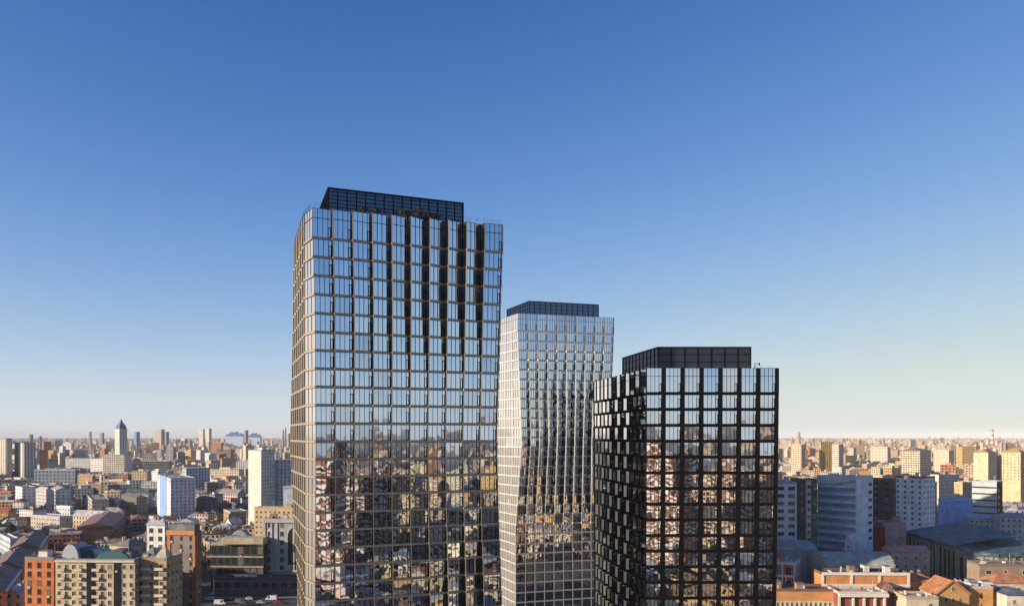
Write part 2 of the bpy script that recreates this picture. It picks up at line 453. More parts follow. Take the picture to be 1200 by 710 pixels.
# tower 2: silver one behind
def p2(q, k, y):
    if q == 9: return .05
    a = 1.7 * smooth(y, 385, 470) * smooth(y, 622, 575)
    return max(.05, a * (.45 + .55 * smooth(q, -1, 4)))
ys2 = [367, 388]
while ys2[-1] < 735: ys2.append(ys2[-1] + 11.38)
V2 = [(312, [(367, 606), (445, 609), (517, 611.5), (560, 608.5), (622, 604), (710, 604)]),
      (323.5, [(367, 719.8), (430, 717.5), (520, 713), (710, 714)]),
      (360, [(367, 700), (710, 694)]),
      (327, [(367, 586.5), (517, 582.8), (600, 585), (665, 587), (710, 587)])]
T2, c2, P2, z2s = tower('glass_tower', 'silver glass tower with pale frames standing between the two other towers', 'tower', V2,
    [(0, 1, 10, p2, dict(col=.18, colp=.20, front=True, retg=True)),
     (1, 2, 8, lambda q, k, y: .1, dict(col=.2, det=False)),
     (2, 3, 9, lambda q, k, y: .1, dict(col=.2, det=False)),
     (3, 0, 3, lambda q, k, y: .08, dict(col=.2, sash=False, tilt=.012, sideglass=1))],
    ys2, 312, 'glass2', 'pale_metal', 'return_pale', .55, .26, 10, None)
crown(T2, c2, [(620, 318), (701.5, 327), (690, 348), (594, 340)], z2s[0], 130.6, 4, 2.2, 'screen_glass', 'black_metal')

# tower 3: black frames
def p3l(q, k, y): return 2.3 if (q + k) % 2 else 1.5
ys3 = [431, 462.5]
while ys3[-1] < 545: ys3.append(ys3[-1] + 18.6)
while ys3[-1] < 735: ys3.append(ys3[-1] + 18.3)
V3 = [(191.6, [(431, 757), (710, 756)]),
      (191.8, [(431, 912.5), (520, 911.5), (710, 909)]),
      (240, [(431, 866), (710, 864)]),
      (240, [(431, 695), (520, 696), (710, 696.5)])]
T3, c3, P3, z3s = tower('glass_tower', 'shortest tower with thick black frames and staggered black side bays', 'tower', V3,
    [(0, 1, 7, lambda q, k, y: .04, dict(col=.72, front=True, tilt=.007)),
     (1, 2, 8, lambda q, k, y: .1, dict(col=.7, det=False)),
     (2, 3, 7, lambda q, k, y: .1, dict(col=.7, det=False)),
     (3, 0, 12, p3l, dict(col=.85, colp=.25, sash=False, panes=2, tilt=.003, plain=True, sideglass=1, jit=lambda q, k: .24 if k % 2 else -.24))],
    ys3, 191.6, 'glass3', 'black_metal', 'black_metal', .62, .22, 28, None)
crown(T3, c3, [(771, 196.5), (880, 196.5), (848, 228), (729.5, 224)], z3s[0], 100.6, 3, 2.9, 'slate_panel', 'black_metal')
railing(T3, [(X(884, 197) - c3[0], 197 - c3[1]), (X(907, 197) - c3[0], 197 - c3[1])], z3s[0])
b = MB(); x, y, z = X(884.5, 198) - c3[0], 198 - c3[1], z3s[0]
b.box(x - .07, x + .07, y - .07, y + .07, z, z + 1.5); b.box(x, x + 1.1, y - .05, y + .05, z + 1.45, z + 1.57)
b.box(x + .95, x + 1.2, y - .15, y + .15, z + 1.1, z + 1.7); b.box(x - .25, x + .25, y - .25, y + .25, z, z + .5)
b.build('roof_davit', 'black_metal', T3)

# ------------------------------------------------------------------ city buildings
HERO = []        # visible rectangles of the named buildings: (x0, x1, ytop, ybot, depth)
FOOT = []        # footprints as (cx, cy, radius)
LAND = []        # landmarks for labels: (phrase, px, py)
_wm = {}
def win_mesh(w, h, arch=False, dark=True):
    key = (round(w, 2), round(h, 2), arch, dark)
    if key not in _wm:
        b = MB(); k = .09
        # local: x along the wall, y outward negative (front is -y), z up
        L, Rr, n = (-w / 2, 0), (w / 2, 0), (0, -1)
        b.face([(-w / 2 + k, -.02, k), (w / 2 - k, -.02, k), (w / 2 - k, -.02, h - k), (-w / 2 + k, -.02, h - k)], 0)
        b.wall(L, (-w / 2 + k, 0), 0, h, n, -.05, .07, 1); b.wall((w / 2 - k, 0), Rr, 0, h, n, -.05, .07, 1)
        b.wall((-w / 2 + k, 0), (w / 2 - k, 0), h - k, h, n, -.05, .07, 1); b.wall((-w / 2 - .08, 0), (w / 2 + .08, 0), -.1, .0, n, -.05, .18, 1)
        b.wall((-.03, 0), (.03, 0), k, h - k, n, -.02, .05, 1)
        if arch:
            pts = [(w / 2 * math.cos(R(a)), -.03, h + w / 2 * math.sin(R(a))) for a in range(0, 181, 20)]
            b.face(pts, 0)
            for p, q in zip(pts, pts[1:]): b.face([(p[0], -.07, p[2]), (p[0] * 1.12, -.07, h + (p[2] - h) * 1.12), (q[0] * 1.12, -.07, h + (q[2] - h) * 1.12), (q[0], -.07, q[2])], 1)
        o = b.build('window', ['winglass' if dark else 'curtain', 'trim']); me = o.data
        bpy.data.objects.remove(o); _wm[key] = me
    return _wm[key]

def face_windows(root, a, b, z0, h, fh, bw, ww, wh, rng, trimcol, cap, arch_top=False, skip=0., marg=.6):
    """real windows on one wall face a->b; returns count"""
    u = unit(vsub(b, a)); L = math.hypot(*vsub(b, a)); nb = max(1, int((L - marg) / bw)); st = L / nb
    nf = int(h / fh); n = (u[1], -u[0]); ang = math.atan2(u[1], u[0]); out = []
    for f in range(nf):
        z = z0 + h - (f + 1) * fh + (fh - wh) * .45
        for i in range(nb):
            if rng.random() < skip: continue
            p = along(a, u, (i + .5) * st, n, .02); out.append((p, z, ang, rng.random() < .8, f))
    for j, (p, z, ang, dk, f) in enumerate(out):
        if cap[0] <= 0: break
        wy = root.location.y + p[1]
        if PY(z, wy) > 760: continue
        cap[0] -= 1
        o = link('window', win_mesh(ww, wh, arch_top and f == 0, dk), root, (p[0], p[1], z), trimcol)
        o.rotation_euler = (0, 0, ang)
        if wy < 480 and rng.random() < .10:
            ac = MB(); ac.box(-.42, .42, -.42, -.02, -.95, -.35, 0, True); q_ = ac.build('air_conditioner', 'trim', root, (p[0], p[1], z), (.55, .55, .53)); q_.rotation_euler = (0, 0, ang)
    return len(out)

def flat_roof(root, fp, h, rcol, wcol, rng, clutter=3, parapet=.8, inset=.02):
    b = MB(); b.face([(p[0], p[1], h + .01) for p in fp], 0)
    for i in range(len(fp)):
        p, q = fp[i], fp[(i + 1) % len(fp)]; u = unit(vsub(q, p)); n = (u[1], -u[0])
        b.wall(along(p, u, .0), along(q, u, -.4), h - .3, h + parapet, n, -.36, .06 if inset else .2, 1)
    rf = b.build('roof', ['roofing', 'trim'], root, color=rcol)
    u = unit(vsub(fp[1], fp[0])); v = unit(vsub(fp[-1], fp[0])); L = math.hypot(*vsub(fp[1], fp[0])); W = math.hypot(*vsub(fp[-1], fp[0]))
    if root.location.y < 480 and clutter: clutter += 5
    for c in range(clutter):
        kind = rng.choice(['roof_hut', 'vent', 'chimney', 'vent', 'aerial', 'duct']); s, t = rng.uniform(.15, .85) * L, rng.uniform(.15, .85) * W
        w, dd, hh = {'roof_hut': (rng.uniform(2, 5), rng.uniform(2, 4), rng.uniform(1.8, 3)), 'vent': (1.2, 1, .9), 'chimney': (.7, .5, 1.8), 'aerial': (.12, .12, 4.5), 'duct': (rng.uniform(2, 5), .6, .6)}[kind]
        w = min(w, L * .4); dd = min(dd, W * .4)
        p = along(along(fp[0], u, s), v, t); cb = MB()
        cb.prism([along(along(p, u, sx * w / 2), v, sy * dd / 2) for sx, sy in ((-1, -1), (1, -1), (1, 1), (-1, 1))], h, h + hh, 0, 0)
        if kind == 'roof_hut': cb.prism([along(along(p, u, sx * (w / 2 + .2)), v, sy * (dd / 2 + .2)) for sx, sy in ((-1, -1), (1, -1), (1, 1), (-1, 1))], h + hh, h + hh + .2, 1, 1, True)
        cb.build(kind, ['plaster', 'deck'], rf, color=rng.choice([wcol, (.5, .5, .5), (.3, .2, .15), (.62, .6, .57)]))
    return rf

def pitched_roof(root, fp, h, rh, rcol, wcol, hip, rng, chim=2, over=.5):
    u = unit(vsub(fp[1], fp[0])); v = unit(vsub(fp[-1], fp[0])); L = math.hypot(*vsub(fp[1], fp[0])); W = math.hypot(*vsub(fp[-1], fp[0]))
    if W > L: fp = [fp[1], fp[2], fp[3], fp[0]]; u, v, L, W = v, (-u[0], -u[1]), W, L
    e = [along(along(fp[0], u, s), v, t) for s, t in ((-over, -over), (L + over, -over), (L + over, W + over), (-over, W + over))]
    ins = (W / 2) * (.9 if hip else 0) - (0 if hip else over)
    r0 = along(along(fp[0], u, ins), v, W / 2); r1 = along(along(fp[0], u, L - ins), v, W / 2)
    b = MB(); E = [(p[0], p[1], h - .1) for p in e]; A, Bq = (*r0, h + rh), (*r1, h + rh)
    b.face([E[0], E[1], Bq, A]); b.face([E[2], E[3], A, Bq])
    if hip: b.face([E[1], E[2], Bq]); b.face([E[3], E[0], A])
    else: b.face([E[1], E[2], Bq], 1); b.face([E[3], E[0], A], 1)
    b.face([E[3], E[2], E[1], E[0]], 1)
    rf = b.build('roof', ['roofing', 'trim'], root, color=rcol)
    for c in range(chim):
        s, t = rng.uniform(.2, .8) * L, rng.uniform(.35, .65) * W; p = along(along(fp[0], u, s), v, t); cb = MB()
        cb.prism([along(along(p, u, a * .45), v, bb * .35) for a, bb in ((-1, -1), (1, -1), (1, 1), (-1, 1))], h, h + rh + 1, 0, 0)
        cb.build('chimney', 'plaster', rf, color=(.34, .2, .14))
    return rf

def corner_fp(xl, xc, xr, dep, r):
    P = (X(xc, dep), dep); u = (math.cos(R(r)), math.sin(R(r))); v = (-u[1], u[0])
    k = (xr - 600) / F; L = (k * dep - P[0]) / (u[0] - k * u[1])
    k = (xl - 600) / F; Mm = (P[0] - k * dep) / (u[1] + k * u[0])
    if not 3 < L < 45: L = 14
    return P, u, v, L, min(Mm, 90)
def hero(name, label, cat, xl, xc, xr, ytop, dep, r, wall, roof, rtype='flat', fh=3.2, bw=3.2, ww=1.4, wh=1.7, trim=(.7, .68, .64),
         real=True, rh=4, clutter=4, land=None, ybot=712, body='plaster', L=None, Mm=None, skip=0., faces=(0, 3), arch=False, parapet=.8):
    P, u, v, L_, M_ = corner_fp(xl, xc, xr, dep, r); L = L or L_; Mm = Mm or M_
    fp = [P, along(P, u, L), along(along(P, u, L), v, Mm), along(P, v, Mm)]
    cx, cy = sum(p[0] for p in fp) / 4, sum(p[1] for p in fp) / 4; h = Z(ytop, dep)
    root = empty(name, (cx, cy, 0)); tag(root, label, cat)
    lf = [vsub(p, (cx, cy)) for p in fp]; rng = random.Random(sum(map(ord, label)))
    w = MB(); w.prism(lf, 0, h, 0, None, uvs=(bw, fh)); w.build('wall', 'facade' if not real else body, root, color=wall)
    if real:
        cap = [100]
        for f in faces: face_windows(root, lf[f], lf[(f + 1) % 4], 0, h - .6, fh, bw, ww, wh, rng, trim, cap, arch, skip)
    if rtype == 'flat': rf = flat_roof(root, lf, h, roof, wall, rng, clutter, parapet)
    else: rf = pitched_roof(root, lf, h, rh, roof, wall, rtype == 'hip', rng, clutter)
    HERO.append((min(xl, xc), max(xr, xc), ytop - 3, ybot, dep)); FOOT.append((cx, cy, math.hypot(L, Mm) / 2))
    if land: LAND.append((land, (xl + xr) / 2, (ytop + min(ybot, 712)) / 2))
    root['fp'] = 0; del root['fp']
    return root, lf, h, rf
def band(root, a, b, z0, z1, off, name, m, color=None, t0=0., t1=1.):
    u = unit(vsub(b, a)); L = math.hypot(*vsub(b, a)); n = (u[1], -u[0]); q = MB()
    q.wall(along(a, u, L * t0), along(a, u, L * t1), z0, z1, n, -.05, off); return q.build(name, m, root, color=color)

W_, CR, GY, TN, BK, OC, BR = (.70, .68, .64), (.60, .50, .36), (.36, .36, .36), (.46, .34, .22), (.36, .14, .07), (.55, .34, .13), (.20, .13, .09)
GMET, DARK, RUST, PALE, GREEN = (.24, .26, .29), (.045, .045, .05), (.30, .10, .055), (.50, .50, .50), (.05, .11, .10)

# ---- left, near
def balcony_stack(root, a, b, t, fh, h, col, w=3.0, dep=1.1, nmax=12):
    u = unit(vsub(b, a)); L = math.hypot(*vsub(b, a)); n = (u[1], -u[0])
    for f in range(min(nmax, int(h / fh))):
        z = h - .6 - (f + 1) * fh + .1; p = along(a, u, L * t - w / 2); q = along(p, u, w); bb = MB()
        bb.wall(p, q, z, z + .18, n, 0, dep); bb.wall(p, q, z + .18, z + 1.05, n, dep - .08, dep)
        bb.wall(p, along(p, u, .08), z + .18, z + 1.05, n, 0, dep - .08); bb.wall(along(q, u, -.08), q, z + .18, z + 1.05, n, 0, dep - .08)
        bb.build('balcony', 'trim', root, color=col)
hb = hero('apartment_building', 'orange brick end block with tall narrow windows beside the cream apartment facade', 'apartment block', 29, 63, 64.5, 655, 316, 84,
     (.52, .17, .05), (.25, .2, .17), fh=3.3, bw=3.4, ww=1.5, wh=2.1, trim=(.2, .1, .06), land='the orange brick block', Mm=None, L=16)
ca = hero('apartment_building', 'cream and tan apartment facade with balconies and green vaulted roof pavilions', 'apartment block', 65, 158, 159, 657, 315, 88,
     (.56, .44, .28), (.22, .22, .22), fh=3.3, bw=2.6, ww=1.3, wh=1.8, land='the cream balcony block', L=15, clutter=3)
for t in (.08, .30, .52): balcony_stack(ca[0], ca[1][3], ca[1][0], t, 3.3, ca[2], (.62, .50, .32), 2.8)
band(ca[0], ca[1][3], ca[1][0], 2, ca[2] - .5, .5, 'stair_bay', 'winglass', None, .40, .48)
band(ca[0], ca[1][3], ca[1][0], 2, ca[2] - .5, .35, 'stair_bay', 'winglass', None, .74, .82)
band(ca[0], ca[1][3], ca[1][0], ca[2] - .5, ca[2] + .3, .7, 'cornice', 'trim', (.62, .55, .42))
cb2 = hero('apartment_building', 'ochre apartment wing with pale balcony bands right of the green roof pavilions', 'apartment block', 159.5, 195, 196, 656, 318, 86,
     (.50, .33, .15), (.30, .28, .25), fh=3.3, bw=2.9, ww=1.5, wh=1.9, L=13, land='the ochre balcony wing')
for t in (.35, .78): balcony_stack(cb2[0], cb2[1][3], cb2[1][0], t, 3.3, cb2[2], (.62, .56, .46), 3.4)
def vault(root, x0, x1, dep, dlen, z, h, col, end=(.6, .6, .55), segs=10, name='roof_vault'):
    b = MB(); xa, xb = X(x0, dep) - root.location.x, X(x1, dep) - root.location.x; y0, y1 = dep - root.location.y, dep + dlen - root.location.y
    pr = [((xa + xb) / 2 - (xb - xa) / 2 * math.cos(math.pi * i / segs), z + h * math.sin(math.pi * i / segs)) for i in range(segs + 1)]
    for p, q in zip(pr, pr[1:]): b.face([(p[0], y0, p[1]), (p[0], y1, p[1]), (q[0], y1, q[1]), (q[0], y0, q[1])][::-1], 0)
    b.face([(p[0], y0, p[1]) for p in reversed(pr)], 1); b.face([(p[0], y1, p[1]) for p in pr], 1)
    return b.build(name, ['roofing', 'trim'], root, color=col)
hh = ca[2]
vault(ca[0], 72, 92, 319, 9, hh - .3, 6, (.46, .50, .53)); vault(ca[0], 88, 106, 321, 8, hh - .3, 4.6, (.03, .09, .10))
vault(ca[0], 112, 151, 318.5, 10, hh - .3, 3.6, (.04, .13, .14)); vault(ca[0], 97, 125, 324, 7, hh - .3, 3.4, (.52, .56, .50))
def skylight(root, px0, px1, dep, z, h, col):
    b = MB(); xa, xb = X(px0, dep) - root.location.x, X(px1, dep) - root.location.x; y = dep - root.location.y
    b.face([(xa, y, z), (xb, y, z), ((xa + xb) / 2 + 1, y + 3, z + h)]); b.face([(xb, y, z), (xb, y + 7, z), ((xa + xb) / 2 + 1, y + 3, z + h)])
    b.face([(xb, y + 7, z), (xa, y + 7, z), ((xa + xb) / 2 + 1, y + 3, z + h)]); b.face([(xa, y + 7, z), (xa, y, z), ((xa + xb) / 2 + 1, y + 3, z + h)])
    b.build('roof_peak', 'roofing', root, color=col)
skylight(cb2[0], 162, 182, 320, cb2[2], 4.5, (.2, .22, .24)); skylight(cb2[0], 178, 195, 320, cb2[2], 5, (.56, .50, .38))
# long orange wings running away at far left
for px_, dp_, yt, wc, rc, lb, ln in [
    (6, 338, 692, (.50, .21, .08), (.24, .13, .09), 'orange brick wing with brown gabled roof running back from the bottom left corner', 'the nearest orange wing'),
    (27, 402, 664, (.46, .22, .10), (.20, .12, .09), 'orange brick wing with brown gabled roof, second in the diagonal row', 'the diagonal orange row'),
    (46, 466, 641, (.40, .22, .13), (.19, .12, .09), 'brown roofed wing at the far end of the diagonal orange row', None)]:
    w_ = hero('apartment_building', lb, 'apartment block', px_ - 40, px_, px_ + 12, yt, dp_, 115, wc, rc, 'gable', fh=3.4, bw=3.2, rh=3.4, land=ln, clutter=3, ybot=yt + 22, L=58, Mm=14, faces=(3, 0))
    band(w_[0], w_[1][0], w_[1][1], w_[2] - .35, w_[2] + .25, .75, 'white_eave', 'trim', (.66, .62, .56))
    band(w_[0], w_[1][0], w_[1][1], 1, w_[2] - 4.2, .2, 'pale_storey', 'plaster', (.50, .40, .28))
hero('town_house', 'grey house with pale blue side beside the diagonal orange row', 'house', 0, 12, 22, 632, 520, 40, (.46, .52, .58), (.42, .43, .45), 'flat', fh=3.4, bw=3, ybot=650, clutter=1)
hero('apartment_building', 'pale grey house with white window frames in the bottom left corner', 'house', 6, 26, 29, 692, 345, 80, (.50, .50, .49), (.42, .42, .42), 'hip', fh=3.3, bw=2.6, rh=2.5, ybot=712)
g = hero('apartment_building', 'grey brown apartment tower with bright orange cornice and brick corner strips', 'apartment block', 196, 229, 236, 624, 345, 78,
     (.20, .17, .15), (.10, .11, .12), fh=3.4, bw=3.4, ww=1.0, wh=1.8, trim=(.12, .1, .09), land='the orange corniced tower')
for t0, t1 in ((0, .12), (.93, 1.0)): band(g[0], g[1][3], g[1][0], 0, g[2] - 1, .25, 'sunlit_strip', 'plaster', (.42, .15, .05), t0, t1)  # orange strips carry the sunlit edges in their colour
band(g[0], g[1][3], g[1][0], g[2] - 1, g[2] + .9, .8, 'cornice', 'plaster', (.48, .20, .07)); band(g[0], g[1][0], g[1][1], 0, g[2] - .5, .25, 'sunlit_strip', 'plaster', (.40, .15, .06), 0, .45)
sk = MB(); sk.prism([(p[0] * .92, p[1] * .92) for p in g[1]], g[2], g[2] + 3.4, 0, 0); sk.build('roof_storey', 'roofing', g[0], color=(.10, .11, .13))
hero('apartment_building', 'small white house with two dark windows above the ochre balcony wing', 'house', 172, 193, 197, 615, 410, 82, (.72, .72, .71), (.40, .41, .43), 'hip', fh=4, bw=4, ww=2.2, wh=2.4, rh=3, ybot=640, land='the small white house')
# black office block
o_ = hero('office_building', 'black office block with stone bands and rows of dark glass', 'office building', 247, 309, 313, 637, 440, 86,
     (.03, .03, .032), (.28, .26, .23), fh=5.6, bw=3.4, ww=2.7, wh=4.0, trim=(.05, .05, .05), land='the black office block', clutter=7)
for z in (o_[2] - .2, o_[2] - 6.4, o_[2] - 11.6): band(o_[0], o_[1][3], o_[1][0], z - .7, z, .5, 'stone_band', 'plaster', (.36, .30, .23))
vault(o_[0], 252, 286, 446, 7, o_[2], 3.2, (.20, .22, .24)); vault(o_[0], 270, 290, 455, 6, o_[2], 5.5, (.32, .34, .37))
st = MB(); st.prism([(-8, -5), (14, -5), (14, 4), (-8, 4)], o_[2], o_[2] + 3.2, 0, 0); st.build('roof_storey', 'plaster', o_[0], color=(.46, .38, .26))
# stone palace front with giant arch
pa = hero('palace_building', 'pale stone classical building with giant arched window beside the tallest tower', 'building', 309, 366, 368, 609, 446, 88,
     (.42, .41, .40), (.32, .30, .28), fh=4.5, bw=5.2, ww=2.1, wh=2.7, trim=(.5, .49, .47), land='the stone arch building', clutter=3)
A_, B_ = pa[1][3], pa[1][0]
for t in (0.02, .16, .27, .62, .97): band(pa[0], A_, B_, 8, pa[2] - 1.5, .45, 'pilaster', 'plaster', (.45, .44, .43), t - .018, t + .018)
band(pa[0], A_, B_, pa[2] - 1.4, pa[2] + .4, .9, 'cornice', 'plaster', (.46, .45, .43)); band(pa[0], A_, B_, 8, 9, .6, 'cornice', 'plaster', (.44, .43, .42))
ua = unit(vsub(B_, A_)); La = math.hypot(*vsub(B_, A_)); na = (ua[1], -ua[0]); ar = MB(); cen = along(A_, ua, La * .70)
zz = pa[2] - 8.5; rr_ = 5.2
def arc(r, k): return [(*along(cen, ua, r * math.cos(R(a)), na, k), zz + r * math.sin(R(a))) for a in range(180, -1, -15)]
o1, i1 = arc(rr_ + .9, .55), arc(rr_, .55)
for (p, q, p2_, q2) in zip(o1, o1[1:], i1, i1[1:]): ar.face([p2_, q2, q, p], 0)
ar.face([(*along(cen, ua, -rr_, na, .3), zz - 15), (*along(cen, ua, rr_, na, .3), zz - 15)] + arc(rr_, .3)[::-1], 1)
for s in (-1, 1): ar.wall(along(cen, ua, s * (rr_ + .45) - .45), along(cen, ua, s * (rr_ + .45) + .45), zz - 15, zz, na, 0, .55, 0)
for s in (-2.4, 0, 2.4): ar.wall(along(cen, ua, s - .15), along(cen, ua, s + .15), zz - 15, zz + 4, na, .3, .42, 0)
ar.build('arched_window', ['plaster', 'winglass'], pa[0], color=(.50, .49, .47))
pv_ = hero('shop_pavilion', 'low dark glazed shop pavilion at the foot of the stone arch building', 'shop', 250, 372, 373, 679, 424, 88, (.10, .10, .10), (.06, .06, .065), fh=4.4, bw=4.5, ww=3.6, wh=3.2, trim=(.3, .3, .3), Mm=None, L=9, clutter=2, parapet=1.2)
hero('apartment_building', 'tan building with sunlit roof terrace behind the stone arch building', 'apartment block', 298, 346, 352, 596, 560, 80, (.50, .36, .20), (.42, .30, .17), fh=3.4, bw=3, land='the tan terrace building', clutter=8, ybot=612)
# left, middle distance
wt = hero('apartment_tower', 'tall white slab tower with a grid of small dark windows', 'apartment tower', 291, 306, 322, 528, 660, 62, (.66, .62, .53), (.35, .34, .32), fh=3.0, bw=2.4, ww=1.2, wh=1.3, land='the white slab tower', ybot=590, clutter=3)
hero('apartment_building', 'wide grey white housing slab joined right of the white slab tower', 'apartment block', 318, 322, 372, 539, 690, 4, (.52, .52, .53), (.4, .4, .4), fh=3.0, bw=3, real=False, ybot=575)
bs = hero('apartment_building', 'white apartment block with blue stripe down its left end', 'apartment block', 181, 200, 229, 561, 780, 30, (.66, .62, .62), (.38, .38, .40), fh=3.1, bw=3.2, ww=1.6, wh=1.5, land='the blue striped block', ybot=602)
band(bs[0], bs[1][3], bs[1][0], 0, bs[2] + 1, .3, 'blue_stripe', 'plaster', (.20, .34, .58), .22, .72)
hero('apartment_building', 'small white block with bright blue windows beside the tallest tower', 'building', 332, 334, 352, 570, 600, 8, (.62, .66, .70), (.5, .52, .55), fh=6, bw=3, ww=2.0, wh=5, trim=(.15, .35, .65), ybot=592, clutter=1)
for xl, xr, yt, dep, lb, ln in ((0, 14, 514, 1500, 'pale ribbed apartment tower at the far left edge', 'the ribbed towers'), (15, 42, 519, 1480, 'grey ribbed apartment tower with red roof at left edge', None)):
    t = hero('apartment_tower', lb, 'apartment tower', xl, (xl + xr) / 2, xr, yt, dep, 40, (.45, .43, .40) if ln else (.33, .34, .36), (.3, .12, .08), fh=3, bw=3, real=False, land=ln, ybot=562)
    for f in (3, 0):
        for q in (.2, .5, .8): band(t[0], t[1][f], t[1][(f + 1) % 4], 0, t[2] - 1, .8, 'rib', 'plaster', (.62, .56, .46), q - .06, q + .06)
hero('warehouse_building', 'long blue grey workshop hall with flat roof left of centre', 'hall', 40, 88, 91, 551, 1300, 84, (.14, .19, .26), (.33, .34, .36), fh=5, bw=6, real=False, ybot=568, land='the blue workshop hall', clutter=4)
hero('warehouse_building', 'dark roofed hall with white striped clerestory behind the workshop hall', 'hall', 76, 108, 110, 537, 1900, 80, (.5, .5, .5), (.16, .17, .19), fh=4, bw=4, real=False, ybot=550, clutter=4)
hero('warehouse_building', 'white windowed factory block below the spire tower', 'factory', 106, 136, 148, 538, 1750, 60, (.68, .66, .63), (.45, .45, .45), fh=4, bw=5, real=False, ybot=555, clutter=3)
hero('warehouse_building', 'tan brick shed with arched roof right of the workshop hall', 'shed', 91, 108, 112, 558, 1250, 70, (.48, .28, .13), (.40, .30, .2), 'gable', fh=4, bw=4, real=False, rh=3, ybot=567)
hero('warehouse_building', 'dark hall with long pale roof stripe right of the spire tower', 'hall', 166, 199, 201, 540, 1700, 84, (.04, .05, .06), (.42, .44, .48), fh=6, bw=6, real=False, ybot=552, clutter=1)
for i, (xl, xc, xr, yt, dep, r, wc, rc, lb) in enumerate([
    (18, 26, 42, 571, 900, 45, (.68, .66, .62), (.45, .44, .42), 'white stepped house block below the ribbed towers'),
    (42, 54, 62, 574, 880, 50, (.42, .42, .43), (.5, .5, .48), 'grey gabled block between two white house blocks'),
    (60, 66, 83, 574, 900, 35, (.70, .68, .64), (.42, .42, .42), 'white house block with small dark windows below the workshop hall'),
    (36, 70, 73, 606, 707, 62, (.46, .40, .34), (.40, .41, .43), 'pale shed with grey metal roof above the brown roofed wing'),
    (66, 82, 86, 594, 776, 62, (.55, .56, .58), (.66, .66, .66), 'shed with bright white sloping roof left of the garage yard'),
    (90, 110, 147, 603, 690, 20, (.20, .10, .08), (.24, .12, .09), 'dark red garage with pale roller door behind the green roofs'),
    (84, 108, 128, 586, 840, 30, (.42, .36, .28), (.35, .33, .3), 'grey block with tan flat roof in the dark yard'),
    (142, 160, 173, 583, 860, 40, (.12, .11, .10), (.15, .14, .13), 'black low block in the dark yard'),
    (230, 240, 256, 585, 830, 40, (.10, .11, .12), (.12, .12, .13), 'dark glass cube behind the grey tower with orange cornice'),
    (262, 270, 290, 600, 754, 30, (.34, .25, .16), (.40, .38, .36), 'tan house with pale roof behind the black office block'),
    (128, 150, 172, 640, 392, 66, (.48, .36, .22), (.22, .2, .18), 'tan arcade wall with dark arches behind the green roofs')]):
    hero('low_building', lb, 'building', xl, xc, xr, yt, dep, r, wc, rc, ['flat', 'gable', 'hip'][(i * 2 + (i == 4)) % 3], fh=3.6, bw=3.4, rh=2.6, ybot=yt + 14, clutter=2, ww=1.5, wh=1.6)
# skyline landmarks
sp = hero('spire_tower', 'white stone tower with pointed blue roof rising over the left skyline', 'tower', 134.5, 140, 149, 502, 1500, 40, (.60, .56, .50), (.10, .14, .22), fh=4, bw=4, real=False, land='the spire tower', ybot=530, clutter=0, parapet=1)
b = MB(); P4 = [(p[0] * .82, p[1] * .82) for p in sp[1]]
b.prism(P4, sp[2], sp[2] + 4, 1, 1)
for i in range(4):
    p, q = P4[i], P4[(i + 1) % 4]; z = sp[2] + 4
    p, q = (p[0] * 1.1, p[1] * 1.1), (q[0] * 1.1, q[1] * 1.1); m1, m2 = (p[0] * .45, p[1] * .45), (q[0] * .45, q[1] * .45)
    b.face([(*p, z), (*q, z), (*m2, z + 6), (*m1, z + 6)], 0); b.face([(*m1, z + 6), (*m2, z + 6), (0, 0, z + 14)], 0)
b.build('spire', ['roofing', 'plaster'], sp[0], color=(.10, .16, .26))
b = MB(); b.prism([(-22, -22), (16, -22), (16, 10), (-22, 10)], 0, 46, 0, 0, uvs=(4, 4)); b.build('podium', 'facade', sp[0], color=(.6, .55, .46))
for xl, xc, xr, yt, dep, wc, lb in [
    (181, 189, 193, 503, 2200, (.40, .33, .28), 'brown stepped high rise on the left skyline'),
    (193, 195, 208, 506, 2300, (.10, .22, .28), 'teal glass high rise joined to the brown high rise'),
    (233, 238, 240, 503, 2600, (.58, .50, .42), 'slim cream high rise, left of two twin towers'),
    (241, 245, 248, 502, 2650, (.60, .52, .45), 'slim cream high rise, right of two twin towers'),
    (157, 160, 164, 506, 2400, (.12, .22, .34), 'small blue glass high rise right of the spire tower'),
    (34, 36, 39, 509, 2600, (.12, .10, .12), 'dark thin tower, left of the two beside the ribbed towers'),
    (45, 47, 49, 511, 2600, (.12, .10, .12), 'dark thin tower, right of the two beside the ribbed towers'),
    (104, 106, 107.5, 506, 2700, (.12, .13, .16), 'small dark tower on the skyline left of the spire tower'),
    (117, 120, 122, 507, 2600, (.16, .17, .2), 'pair of dark stacks on the skyline near the spire tower'),
    (286, 288, 291, 504, 2500, (.22, .24, .30), 'grey tower between the blue arena roofs'),
    (336, 338, 341, 508, 2500, (.35, .33, .34), 'grey tower behind the two chimneys')]:
    hero('high_rise', lb, 'high rise', xl, xc, xr, yt, dep * 1.9, 45, wc, (.3, .3, .3), fh=4, bw=5, real=False, ybot=516, clutter=0)
